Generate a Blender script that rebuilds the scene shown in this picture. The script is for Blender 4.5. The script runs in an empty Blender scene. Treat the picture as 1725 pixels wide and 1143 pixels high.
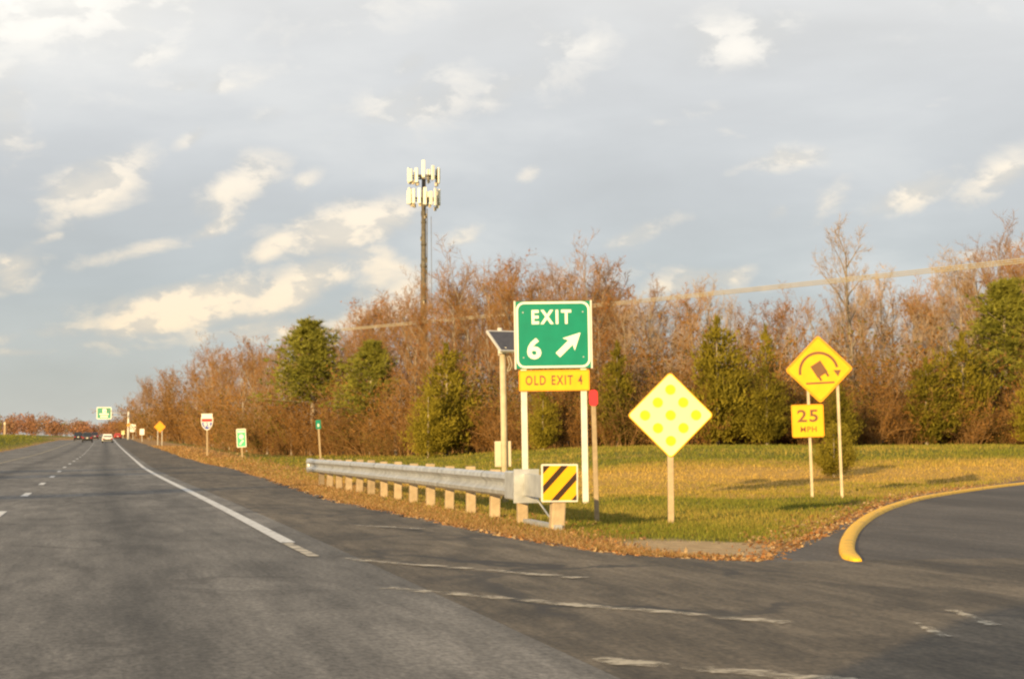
import bpy, bmesh, math, random
import numpy as np
from mathutils import Vector, Matrix

scene = bpy.context.scene
COL = scene.collection
R = math.radians

# ------------------------------------------------------------------ camera
F = 3150.0            # focal length in photo pixels (photo 1725 x 1143)
CX, CY, HZ = 862.5, 571.5, 735.0
EYE = 1.2
PITCH = math.atan((HZ - CY) / F)
cam_d = bpy.data.cameras.new('camera'); cam = bpy.data.objects.new('camera', cam_d); COL.objects.link(cam)
cam.location = (0, 0, EYE); cam.rotation_euler = (math.pi / 2 + PITCH, 0, 0)
cam_d.sensor_width = 36.0; cam_d.lens = 36.0 * F / 1725.0
cam_d.clip_start = 0.05; cam_d.clip_end = 9000
scene.camera = cam

# ------------------------------------------------------------------ sun direction
SUN_EL = R(11)
SH_AZ = R(25)                      # shadows run 25 degrees right of the view axis
SHD = (math.sin(SH_AZ), math.cos(SH_AZ))
sun_d = bpy.data.lights.new('sun', 'SUN'); sun = bpy.data.objects.new('sun', sun_d); COL.objects.link(sun)
sun_d.energy = 5.0; sun_d.angle = R(0.6); sun_d.color = (1.0, 0.72, 0.35)
ld = Vector((SHD[0] * math.cos(SUN_EL), SHD[1] * math.cos(SUN_EL), -math.sin(SUN_EL)))
sun.rotation_euler = ld.to_track_quat('-Z', 'Y').to_euler()
sun.location = (-40, -80, 30)

def lin(r, g, b):
    f = lambda c: (c / 255 / 12.92) if c / 255 <= .04045 else ((c / 255 + .055) / 1.055) ** 2.4
    return (f(r), f(g), f(b), 1.0)

# ------------------------------------------------------------------ world
world = bpy.data.worlds.new('World'); scene.world = world; world.use_nodes = True
def build_world():
    nt = world.node_tree; N = nt.nodes; L = nt.links; N.clear()
    out = N.new('ShaderNodeOutputWorld')
    sky = N.new('ShaderNodeTexSky'); sky.sky_type = 'NISHITA'; sky.sun_disc = False
    sky.sun_elevation = SUN_EL; sky.sun_rotation = math.pi + SH_AZ
    bg1 = N.new('ShaderNodeBackground'); bg1.inputs['Strength'].default_value = 0.10
    L.new(sky.outputs[0], bg1.inputs['Color'])
    tc = N.new('ShaderNodeTexCoord'); sp = N.new('ShaderNodeSeparateXYZ'); L.new(tc.outputs['Generated'], sp.inputs[0])
    def M(op, a, b=None, c=None, clamp=False):
        n = N.new('ShaderNodeMath'); n.operation = op; n.use_clamp = clamp
        for i, v in enumerate((a, b, c)):
            if v is None: continue
            if isinstance(v, (int, float)): n.inputs[i].default_value = v
            else: L.new(v, n.inputs[i])
        return n.outputs[0]
    def MR(v, a, b, c, d, kind='SMOOTHSTEP'):
        n = N.new('ShaderNodeMapRange'); n.interpolation_type = kind
        L.new(v, n.inputs[0])
        for i, q in enumerate((a, b, c, d)): n.inputs[i + 1].default_value = q
        return n.outputs[0]
    def MIX(f, a, b, mode='MIX'):
        n = N.new('ShaderNodeMix'); n.data_type = 'RGBA'; n.blend_type = mode
        for s, v in ((n.inputs[0], f), (n.inputs[6], a), (n.inputs[7], b)):
            if isinstance(v, (int, float)): s.default_value = v
            elif isinstance(v, tuple): s.default_value = v
            else: L.new(v, s)
        return n.outputs[2]
    az = M('ARCTAN2', sp.outputs[0], sp.outputs[1]); el = M('ARCSINE', sp.outputs[2])
    U = M('MULTIPLY', az, 10.0); V = M('MULTIPLY', el, 10.0)
    cv = N.new('ShaderNodeCombineXYZ'); L.new(U, cv.inputs[0]); L.new(V, cv.inputs[1]); uv = cv.outputs[0]
    def noise(rot, sc, scale, detail, dist=0.0, off=(0, 0, 0), rough=.55):
        mp = N.new('ShaderNodeMapping'); mp.vector_type = 'POINT'
        mp.inputs['Rotation'].default_value = (0, 0, rot); mp.inputs['Scale'].default_value = sc; mp.inputs['Location'].default_value = off
        L.new(uv, mp.inputs[0])
        n = N.new('ShaderNodeTexNoise'); n.inputs['Scale'].default_value = scale; n.inputs['Detail'].default_value = detail
        n.inputs['Roughness'].default_value = rough; n.inputs['Distortion'].default_value = dist
        L.new(mp.outputs[0], n.inputs['Vector']); return n.outputs[0]
    ramp = N.new('ShaderNodeValToRGB'); L.new(M('MULTIPLY', el, 2.5, clamp=True), ramp.inputs[0])
    cr = ramp.color_ramp
    stops = [(0.0, lin(194, 194, 186)), (.08, lin(184, 188, 185)), (.20, lin(184, 190, 193)), (.32, lin(194, 197, 200)),
             (.46, lin(206, 207, 208)), (.60, lin(222, 221, 219)), (1.0, lin(206, 207, 208))]
    cr.elements[0].position = 0; cr.elements[0].color = stops[0][1]
    cr.elements[1].position = 1; cr.elements[1].color = stops[-1][1]
    for p, c in stops[1:-1]:
        e = cr.elements.new(p); e.color = c
    deckn = noise(R(-12), (.45, 1.3, 1), 1.1, 5, .2, (3.1, 1.7, 0))
    deck = MIX(1.0, ramp.outputs[0], MR(deckn, .3, .7, .90, 1.10, 'LINEAR'), 'MULTIPLY')
    deck = MIX(MR(deckn, .5, .75, 0, .35), deck, lin(226, 224, 219))
    # clouds where the sky has them: (px, py, half-width, half-height, tilt, amount)
    blobs = [(20, 10, 400, 110, 8, 1.1), (10, 190, 45, 110, 0, .8), (150, 325, 115, 52, 30, 1.1), (400, 318, 95, 44, 34, 1.0),
             (585, 382, 150, 46, 14, 1.3), (470, 412, 70, 26, 25, 1.0), (315, 522, 190, 50, 14, 1.3), (490, 488, 120, 44, 26, 1.2), (230, 428, 110, 18, 14, .75), (22, 462, 62, 36, 25, 1.0),
             (720, 165, 170, 55, 14, .72), (960, 85, 150, 65, 25, .66), (1255, 62, 120, 58, 8, .95), (1330, 270, 100, 24, 10, .85),
             (1545, 332, 100, 30, 20, .95), (1690, 305, 95, 34, 28, .95), (1085, 392, 95, 24, 22, .7), (1308, 365, 36, 18, 30, .75),
             (1400, 342, 50, 30, 45, .68), (462, 193, 45, 20, 15, .65), (660, 505, 110, 42, 35, 1.0), (1165, 480, 90, 36, 10, .9),
             (120, 562, 190, 20, 6, .75), (470, 556, 200, 26, 6, .9), (330, 140, 220, 34, 10, .6), (780, 395, 50, 26, 35, .75),
             (980, 470, 130, 30, 12, .6), (30, 598, 70, 12, 3, .7), (620, 20, 260, 60, 5, .55), (1640, 15, 150, 45, 10, .5), (250, 100, 60, 26, 20, .8), (360, 148, 55, 18, 15, .8), (320, 240, 40, 16, 25, .7), (520, 300, 40, 18, 30, .75), (360, 385, 70, 20, 30, .85), (690, 105, 40, 22, 35, .75), (890, 290, 30, 18, 35, .7), (190, 520, 50, 18, 30, .85), (80, 410, 45, 10, 20, .7), (560, 470, 70, 24, 30, .95), (1230, 470, 60, 20, 20, .7), (1680, 430, 70, 16, 12, .7), (850, 150, 90, 34, 20, .75)]
    tot = None
    for (px, py, rx, ry, ang, amp) in blobs:
        mp = N.new('ShaderNodeMapping'); mp.vector_type = 'TEXTURE'
        mp.inputs['Location'].default_value = (math.atan((px - CX) / F) * 10, math.atan((HZ - py) / F) * 10, 0)
        mp.inputs['Rotation'].default_value = (0, 0, R(ang)); mp.inputs['Scale'].default_value = (rx / F * 10, ry / F * 10, 1)
        L.new(uv, mp.inputs[0])
        ln = N.new('ShaderNodeVectorMath'); ln.operation = 'LENGTH'; L.new(mp.outputs[0], ln.inputs[0])
        b = MR(ln.outputs['Value'], 0.0, 1.7, amp, 0.0)
        tot = b if tot is None else M('MAXIMUM', tot, b)
    # the same kind of broken cloud all round the sky outside those
    gen = noise(R(-22), (.5, 1.25, 1), 1.6, 4, .3, (7.3, 2.9, 0))
    tot = M('MAXIMUM', tot, MR(gen, .56, .75, 0, .75))
    fb = noise(R(-24), (.75, 1.35, 1), 3.6, 9, .25, (1.3, 5.2, 0), .58)
    fs = noise(R(-24), (.75, 1.35, 1), 3.6, 9, .25, (1.42, 5.02, 0), .58)
    dens = M('ADD', tot, M('MULTIPLY', M('SUBTRACT', fb, .5), 1.7))
    mask = MR(dens, .28, 1.10, 0, .97)
    shade = MR(M('SUBTRACT', fb, fs), -.07, .07, 0, 1)
    lit = MIX(MR(V, .2, 2.0, 0, 1, 'LINEAR'), lin(254, 229, 192), lin(248, 242, 232))
    shd = MIX(MR(V, .2, 2.0, 0, 1, 'LINEAR'), lin(203, 194, 180), lin(208, 207, 204))
    ccol = MIX(M('ADD', M('MULTIPLY', shade, .7), MR(dens, .5, 1.5, 0, .4)), shd, lit)
    allc = MIX(mask, deck, ccol)
    mp = N.new('ShaderNodeMapping'); mp.vector_type = 'TEXTURE'; mp.inputs['Location'].default_value = (-2.9, 2.5, 0); mp.inputs['Scale'].default_value = (1.9, .95, 1); mp.inputs['Rotation'].default_value = (0, 0, R(-6)); L.new(uv, mp.inputs[0])
    ln = N.new('ShaderNodeVectorMath'); ln.operation = 'LENGTH'; L.new(mp.outputs[0], ln.inputs[0])
    veil = M('MULTIPLY', MR(ln.outputs['Value'], 0.0, 1.0, .95, 0), MR(fb, .25, .7, .5, 1.1))      # bright veil of high cloud
    allc = MIX(veil, allc, lin(255, 251, 243))
    bg2 = N.new('ShaderNodeBackground'); bg2.inputs['Strength'].default_value = 0.74; L.new(allc, bg2.inputs['Color'])
    mx = N.new('ShaderNodeMixShader'); mx.inputs[0].default_value = .94
    L.new(bg1.outputs[0], mx.inputs[1]); L.new(bg2.outputs[0], mx.inputs[2]); L.new(mx.outputs[0], out.inputs[0])
build_world()

vs = scene.view_settings
vs.view_transform = 'Standard'; vs.look = 'None'; vs.gamma = 1.0; vs.use_curve_mapping = False; vs.exposure = 0.60
scene.cycles.use_denoising = True
scene.cycles.max_bounces = 6; scene.cycles.diffuse_bounces = 3; scene.cycles.transparent_max_bounces = 8
scene.cycles.filter_width = 2.3

# ------------------------------------------------------------------ helpers: places
TH = math.atan((165 - CX) / F)
UD = (math.sin(TH), math.cos(TH)); RD = (math.cos(TH), -math.sin(TH))
def curve_off(s): return np.interp(s, [-50, 90, 160, 330, 524, 700, 950], [0, 0, .42, 1.0, 2.0, 3.2, 5.0])
def prof(s): return np.interp(s, PS, PZ)
PS = np.arange(-60, 4000, 4.0)
PZ = np.interp(PS, [-60, 28, 45, 78, 160, 240, 330, 430, 524, 620, 720, 900, 4000], [0, 0, -.10, -.25, -.30, -.12, .20, .47, .66, .74, .72, .2, -1.0])
k_ = np.ones(9) / 9
PZ = np.convolve(np.pad(PZ, 4, mode='edge'), k_, mode='valid')
def sstep(a, b, x):
    t = np.clip((np.asarray(x, float) - a) / (b - a), 0, 1); return t * t * (3 - 2 * t)
def sl(x, y): 
    s = x * UD[0] + y * UD[1]; return s, x * RD[0] + y * RD[1] - curve_off(s)
def xy(s, l):
    l = l + curve_off(s); return s * UD[0] + l * RD[0], s * UD[1] + l * RD[1]
def surf(x, y):                      # paved surface height, also the general lie of the land
    x = np.asarray(x, float); y = np.asarray(y, float)
    s, l = sl(x, y)
    w = 1 - sstep(7.5, 22, l)
    far = sstep(260, 420, y)
    z = prof(s) * np.maximum(w, far)
    z = z + .78 * sstep(47, 74, y) * sstep(-9, 7, x) * (1 - w)          # field rises to the woods
    z = z + (1.35 - prof(s) * .6) * sstep(-10.2, -17.5, l) * sstep(60, 150, y)   # left bank
    return z
def ground(x, y):
    x = np.asarray(x, float); y = np.asarray(y, float)
    s, l = sl(x, y)
    bump = .035 * np.sin(x * .61 + 1.3 * np.sin(y * .23)) * np.sin(y * .37 + .8) + .02 * np.sin(x * 1.7 + y * .9)
    return surf(x, y) - .03 + bump * sstep(7.5, 12, l) * (1 - sstep(0, 4, l - ramp_l(s) + 3))
def ray(px, py):
    dx = (px - CX) / F; dy = (CY - py) / F
    return dx, math.cos(PITCH) - dy * math.sin(PITCH), math.sin(PITCH) + dy * math.cos(PITCH)
def gp0(px, py, z=0.0):
    a, b, c = ray(px, py); t = (z - EYE) / c; return a * t, b * t
def gp(px, py):
    z = 0.0
    for _ in range(12):
        x, y = gp0(px, py, min(z, EYE - .02)); z = .5 * z + .5 * float(surf(x, y))
    return x, y
def at(px, d):                       # a place at image column px, d metres ahead
    return (px - CX) / F * d, d

# pavement boundaries (road coordinates)
_e = [(17.2, 6.25), (18.5, 5.35), (20.4, 5.05), (24.2, 4.86), (28.6, 4.75), (36.6, 4.55), (54, 5.1), (83, 6.0), (115, 5.6), (211, 6.2), (400, 6.2), (4000, 6.2)]
def edge_l(s): return np.interp(s, [a for a, b in _e], [b for a, b in _e])
_rp = [sl(*gp0(px, py)) for px, py in [(1260, 943), (1330, 925), (1400, 892), (1450, 866), (1500, 843), (1560, 830), (1640, 820), (1725, 810), (1820, 802), (1950, 794)]]
_rp = [(float(a), float(b)) for a, b in _rp]
_rp[0] = (17.2, 6.25)
_rp.sort()
def ramp_l(s):
    v = np.interp(s, [a for a, b in _rp], [b for a, b in _rp])
    return np.where(np.asarray(s) > _rp[-1][0], _rp[-1][1] + (np.asarray(s) - _rp[-1][0]) * 6, v)

# ------------------------------------------------------------------ helpers: meshes
def link(o, parent=None):
    COL.objects.link(o)
    if parent is not None: o.parent = parent
    return o
class MB:
    def __init__(s): s.v = []; s.f = []; s.m = []
    def add(s, v, f, m=0):
        b = len(s.v); s.v += [tuple(p) for p in v]; s.f += [tuple(i + b for i in q) for q in f]; s.m += [m] * len(f); return s
    def box(s, c, d, m=0, rz=0, rx=0, ry=0):
        M_ = Matrix.Translation(c) @ Matrix.Rotation(rz, 4, 'Z') @ Matrix.Rotation(ry, 4, 'Y') @ Matrix.Rotation(rx, 4, 'X')
        v = [M_ @ Vector((x * d[0] / 2, y * d[1] / 2, z * d[2] / 2)) for x in (-1, 1) for y in (-1, 1) for z in (-1, 1)]
        return s.add(v, [(0, 1, 3, 2), (4, 6, 7, 5), (0, 4, 5, 1), (2, 3, 7, 6), (0, 2, 6, 4), (1, 5, 7, 3)], m)
    def tube(s, pts, rad, n=8, m=0, caps=True):
        pts = [Vector(p) for p in pts]
        if not isinstance(rad, (list, tuple)): rad = [rad] * len(pts)
        v = []; prev = None
        for i, p in enumerate(pts):
            t = (pts[min(i + 1, len(pts) - 1)] - pts[max(i - 1, 0)]).normalized()
            a = t.orthogonal().normalized() if prev is None else (prev - t * prev.dot(t)).normalized()
            prev = a; b = t.cross(a)
            for k in range(n):
                q = 2 * math.pi * k / n; v.append(p + (a * math.cos(q) + b * math.sin(q)) * rad[i])
        f = [(i * n + k, i * n + (k + 1) % n, (i + 1) * n + (k + 1) % n, (i + 1) * n + k) for i in range(len(pts) - 1) for k in range(n)]
        if caps: f += [tuple(range(n))[::-1], tuple(range((len(pts) - 1) * n, len(pts) * n))]
        return s.add(v, f, m)
    def plate(s, pts, y0, y1, m=0):          # polygon in XZ, front at y0
        n = len(pts)
        v = [(x, y0, z) for x, z in pts] + [(x, y1, z) for x, z in pts]
        f = [tuple(range(n)), tuple(range(2 * n - 1, n - 1, -1))] + [(i, i + n, (i + 1) % n + n, (i + 1) % n) for i in range(n)]
        return s.add(v, f, m)
    def build(s, name, mats, parent=None, smooth=False):
        me = bpy.data.meshes.new(name); me.from_pydata(s.v, [], s.f)
        if not isinstance(mats, (list, tuple)): mats = [mats]
        for q in mats: me.materials.append(q)
        if len(mats) > 1: me.polygons.foreach_set('material_index', s.m)
        bm = bmesh.new(); bm.from_mesh(me); bmesh.ops.recalc_face_normals(bm, faces=bm.faces); bm.to_mesh(me); bm.free()
        if smooth: me.polygons.foreach_set('use_smooth', [True] * len(me.polygons))
        return link(bpy.data.objects.new(name, me), parent)
def bevel(o, w, seg=2):
    b = o.modifiers.new('b', 'BEVEL'); b.width = w; b.segments = seg; b.limit_method = 'ANGLE'; return o
def tag(o, label=None, cat=None, group=None, kind=None):
    if label: o['label'] = label
    if cat: o['category'] = cat
    if group: o['group'] = group
    if kind: o['kind'] = kind
    return o
def thing(name, label, cat, loc, rz=0, lean=0, group=None):
    o = bpy.data.objects.new(name, None); link(o); o.empty_display_size = .2
    o.location = loc; o.rotation_euler = (0, lean, rz)
    return tag(o, label, cat, group)
def rrect(w, h, r, cx=0, cz=0, n=5):
    p = []
    for sx, sz, a0 in ((1, 1, 0), (-1, 1, 90), (-1, -1, 180), (1, -1, 270)):
        for k in range(n + 1):
            a = R(a0 + 90 * k / n); p.append((cx + sx * (w / 2 - r) + r * math.cos(a), cz + sz * (h / 2 - r) + r * math.sin(a)))
    return p
def rot2(p, a, cx=0, cz=0):
    c, s_ = math.cos(a), math.sin(a)
    return [(cx + (x - cx) * c - (z - cz) * s_, cz + (x - cx) * s_ + (z - cz) * c) for x, z in p]
def frame_ring(s, outer, inner, y0, y1, m=0):
    n = len(outer)
    v = [(x, y0, z) for x, z in outer] + [(x, y0, z) for x, z in inner] + [(x, y1, z) for x, z in outer] + [(x, y1, z) for x, z in inner]
    f = []
    for i in range(n):
        j = (i + 1) % n
        f += [(i, j, n + j, n + i), (i, 2 * n + i, 2 * n + j, j), (n + i, n + j, 3 * n + j, 3 * n + i)]
    s.add(v, f, m)
def lettering(txt, cx, cz, h, w, y, mat, parent, bold=0.0, name='lettering', space=1.14):
    cu = bpy.data.curves.new('t', 'FONT'); cu.body = txt; cu.size = 1; cu.offset = bold; cu.extrude = .002; cu.resolution_u = 3; cu.space_character = space; cu.space_word = 1.15
    ob = bpy.data.objects.new('t', cu); COL.objects.link(ob)
    dg = bpy.context.evaluated_depsgraph_get(); me = bpy.data.meshes.new_from_object(ob.evaluated_get(dg))
    bpy.data.objects.remove(ob); bpy.data.curves.remove(cu)
    co = np.empty(len(me.vertices) * 3); me.vertices.foreach_get('co', co); co = co.reshape(-1, 3)
    lo, hi = co.min(0), co.max(0)
    X = (co[:, 0] - (lo[0] + hi[0]) / 2) / (hi[0] - lo[0]) * w + cx
    Z = (co[:, 1] - (lo[1] + hi[1]) / 2) / (hi[1] - lo[1]) * h + cz
    me.vertices.foreach_set('co', np.stack([X, y - co[:, 2], Z], 1).ravel()); me.update()
    me.materials.clear(); me.materials.append(mat); me.name = name
    return link(bpy.data.objects.new(name, me), parent)
def soup(name, T, C, mat, parent=None):       # loose triangles with a colour each
    T = np.asarray(T, np.float32); n = len(T)
    me = bpy.data.meshes.new(name); me.vertices.add(n * 3); me.loops.add(n * 3); me.polygons.add(n)
    me.vertices.foreach_set('co', T.reshape(-1)); me.loops.foreach_set('vertex_index', np.arange(n * 3, dtype=np.int32))
    me.polygons.foreach_set('loop_start', np.arange(0, n * 3, 3, dtype=np.int32)); me.polygons.foreach_set('loop_total', np.full(n, 3, np.int32))
    if C is not None:
        a = me.color_attributes.new('Col', 'FLOAT_COLOR', 'POINT')
        c4 = np.ones((n * 3, 4), np.float32); c4[:, :3] = np.repeat(np.asarray(C, np.float32), 3, 0); a.data.foreach_set('color', c4.ravel())
    me.materials.append(mat); me.update(); me.validate()
    return link(bpy.data.objects.new(name, me), parent)

# ------------------------------------------------------------------ helpers: materials
def pm(name, col, rough=.6, var=.2, scale=6.0, metal=0.0, bump=0.0, bscale=30.0, rnd=0.0, col2=None, spec=.4, trans=0.0, attr=False):
    m = bpy.data.materials.new(name); m.use_nodes = True; nt = m.node_tree; N = nt.nodes; L = nt.links
    b = N['Principled BSDF']; b.inputs['Roughness'].default_value = rough; b.inputs['Metallic'].default_value = metal
    b.inputs['Specular IOR Level'].default_value = spec
    tc = N.new('ShaderNodeTexCoord')
    n = N.new('ShaderNodeTexNoise'); n.inputs['Scale'].default_value = scale; n.inputs['Detail'].default_value = 5; L.new(tc.outputs['Object'], n.inputs['Vector'])
    c1 = tuple(max(0, c * (1 - var)) for c in col); c2 = tuple(min(1, c * (1 + var)) for c in (col2 or col))
    mr = N.new('ShaderNodeMapRange'); mr.inputs[1].default_value = .3; mr.inputs[2].default_value = .7; L.new(n.outputs[0], mr.inputs[0])
    fac = mr.outputs[0]
    if rnd:
        oi = N.new('ShaderNodeObjectInfo'); a = N.new('ShaderNodeMath'); a.operation = 'MULTIPLY_ADD'
        L.new(oi.outputs['Random'], a.inputs[0]); a.inputs[1].default_value = rnd
        b2 = N.new('ShaderNodeMath'); b2.operation = 'MULTIPLY'; L.new(fac, b2.inputs[0]); b2.inputs[1].default_value = 1 - rnd
        L.new(b2.outputs[0], a.inputs[2]); fac = a.outputs[0]
    mx = N.new('ShaderNodeMix'); mx.data_type = 'RGBA'; L.new(fac, mx.inputs[0])
    mx.inputs[6].default_value = (*c1, 1); mx.inputs[7].default_value = (*c2, 1)
    outc = mx.outputs[2]
    if attr:
        at_ = N.new('ShaderNodeVertexColor'); at_.layer_name = 'Col'
        mm = N.new('ShaderNodeMix'); mm.data_type = 'RGBA'; mm.blend_type = 'MULTIPLY'; mm.inputs[0].default_value = 1
        L.new(at_.outputs[0], mm.inputs[6]); L.new(outc, mm.inputs[7]); outc = mm.outputs[2]
    L.new(outc, b.inputs['Base Color'])
    if bump:
        nb = N.new('ShaderNodeTexNoise'); nb.inputs['Scale'].default_value = bscale; nb.inputs['Detail'].default_value = 4; L.new(tc.outputs['Object'], nb.inputs['Vector'])
        bp = N.new('ShaderNodeBump'); bp.inputs['Strength'].default_value = bump; bp.inputs['Distance'].default_value = .02
        L.new(nb.outputs[0], bp.inputs['Height']); L.new(bp.outputs[0], b.inputs['Normal'])
    if trans:
        tr = N.new('ShaderNodeBsdfTranslucent'); L.new(outc, tr.inputs[0]); ms = N.new('ShaderNodeMixShader'); ms.inputs[0].default_value = trans
        L.new(b.outputs[0], ms.inputs[1]); L.new(tr.outputs[0], ms.inputs[2]); L.new(ms.outputs[0], N['Material Output'].inputs[0])
    return m

MT = {}
MT['white_post'] = pm('white_post', (.66, .63, .55), .55, .12, 4, bump=.1)
MT['wood_post'] = pm('wood_post', (.40, .30, .18), .8, .3, 9, bump=.4, bscale=40, rnd=.5)
MT['tan_post'] = pm('tan_post', (.52, .43, .28), .65, .15, 6, bump=.15)
MT['galv'] = pm('galvanised', (.46, .47, .47), .42, .22, 5, metal=.4, bump=.08, bscale=18)
MT['steel_post'] = pm('steel_post', (.42, .40, .35), .5, .15, 8, metal=.3)
MT['green'] = pm('sign_green', (.0, .215, .135), .35, .09, 3)
MT['white'] = pm('sign_white', (.82, .80, .70), .4, .03, 4)
MT['yellow'] = pm('sign_yellow', (.86, .43, .006), .4, .08, 4)
MT['amber'] = pm('sign_amber', (.80, .33, .010), .4, .05, 4)
MT['pale_yellow'] = pm('sign_pale_yellow', (.90, .86, .36), .35, .03, 4)
MT['dot_yellow'] = pm('dot_yellow', (.80, .66, .02), .3, .06, 30)
MT['black'] = pm('sign_black', (.045, .022, .008), .5, .1, 5)
MT['brown_print'] = pm('sign_print', (.20, .085, .012), .5, .06, 5)
MT['soft_print'] = pm('sign_print_soft', (.17, .08, .03), .5, .08, 5)
MT['red'] = pm('sign_red', (.72, .03, .035), .4, .06, 5)
MT['blue'] = pm('sign_blue', (.06, .09, .36), .4, .05, 5)
MT['solar'] = pm('solar_cells', (.060, .057, .066), .3, .2, 14)
MT['alu'] = pm('aluminium', (.62, .60, .55), .4, .06, 6, metal=.3)
MT['cabinet'] = pm('cabinet_tan', (.58, .50, .36), .55, .07, 5)
MT['rubber'] = pm('rubber', (.02, .02, .02), .8, .2, 9)
MT['glass'] = pm('car_glass', (.02, .025, .03), .08, .1, 3, spec=.6)
MT['tail'] = pm('tail_light', (.42, .01, .01), .25, .1, 9)
MT['tower'] = pm('tower_steel', (.11, .095, .07), .7, .5, 2.2)
MT['antenna'] = pm('antenna_white', (.80, .78, .66), .45, .04, 3)
MT['wire'] = pm('wire', (.42, .36, .25), .6, .1, 1)

# ------------------------------------------------------------------ ground materials
def ground_mat():
    m = bpy.data.materials.new('field_ground'); m.use_nodes = True; nt = m.node_tree; N = nt.nodes; L = nt.links
    b = N['Principled BSDF']; b.inputs['Roughness'].default_value = .95; b.inputs['Specular IOR Level'].default_value = .1
    tc = N.new('ShaderNodeTexCoord')
    def noise(scale, detail=5, sc=(1, 1, 1), rot=0, rough=.6):
        mp = N.new('ShaderNodeMapping'); mp.inputs['Scale'].default_value = sc; mp.inputs['Rotation'].default_value = (0, 0, rot); L.new(tc.outputs['Object'], mp.inputs[0])
        n = N.new('ShaderNodeTexNoise'); n.inputs['Scale'].default_value = scale; n.inputs['Detail'].default_value = detail; n.inputs['Roughness'].default_value = rough
        L.new(mp.outputs[0], n.inputs['Vector']); return n.outputs[0]
    def mr(v, a, c, d=0., e=1.):
        n = N.new('ShaderNodeMapRange'); n.interpolation_type = 'SMOOTHSTEP'; L.new(v, n.inputs[0])
        for i, q in enumerate((a, c, d, e)): n.inputs[i + 1].default_value = q
        return n.outputs[0]
    def mix(f, a, c, mode='MIX'):
        n = N.new('ShaderNodeMix'); n.data_type = 'RGBA'; n.blend_type = mode
        for s_, v in ((n.inputs[0], f), (n.inputs[6], a), (n.inputs[7], c)):
            if isinstance(v, (float, int, tuple)): s_.default_value = v
            else: L.new(v, s_)
        return n.outputs[2]
    va = N.new('ShaderNodeVertexColor'); va.layer_name = 'Zone'; sp = N.new('ShaderNodeSeparateColor'); L.new(va.outputs[0], sp.inputs[0])
    fine = noise(9, 6); mid = noise(.9, 5); band = noise(.16, 4, (.35, 1, 1))
    green = mix(mr(fine, .3, .7), (.10, .105, .014, 1), (.22, .20, .03, 1))
    straw = mix(mr(fine, .3, .7), (.38, .22, .055, 1), (.58, .35, .09, 1))
    a1 = N.new('ShaderNodeMath'); a1.operation = 'MULTIPLY_ADD'; L.new(mid, a1.inputs[0]); a1.inputs[1].default_value = .35; L.new(band, a1.inputs[2])
    a2 = N.new('ShaderNodeMath'); a2.operation = 'ADD'; L.new(a1.outputs[0], a2.inputs[0]); L.new(sp.outputs[1], a2.inputs[1])
    grass = mix(mr(a2.outputs[0], .55, .80), green, straw)
    leaf = mix(mr(noise(14, 6), .35, .65), (.24, .135, .055, 1), (.46, .28, .12, 1))
    sand = mix(mr(noise(5, 6), .3, .7), (.36, .25, .135, 1), (.50, .36, .20, 1))
    a3 = N.new('ShaderNodeMath'); a3.operation = 'MULTIPLY_ADD'; L.new(noise(1.6, 6), a3.inputs[0]); a3.inputs[1].default_value = .9; L.new(sp.outputs[0], a3.inputs[2])
    c = mix(mr(a3.outputs[0], .75, 1.1), grass, leaf)
    a4 = N.new('ShaderNodeMath'); a4.operation = 'MULTIPLY_ADD'; L.new(noise(1.1, 5), a4.inputs[0]); a4.inputs[1].default_value = .8; L.new(sp.outputs[2], a4.inputs[2])
    c = mix(mr(a4.outputs[0], .85, 1.1), c, sand)
    L.new(c, b.inputs['Base Color'])
    bp = N.new('ShaderNodeBump'); bp.inputs['Strength'].default_value = .9; bp.inputs['Distance'].default_value = .06; L.new(fine, bp.inputs['Height']); L.new(bp.outputs[0], b.inputs['Normal'])
    return m
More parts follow.
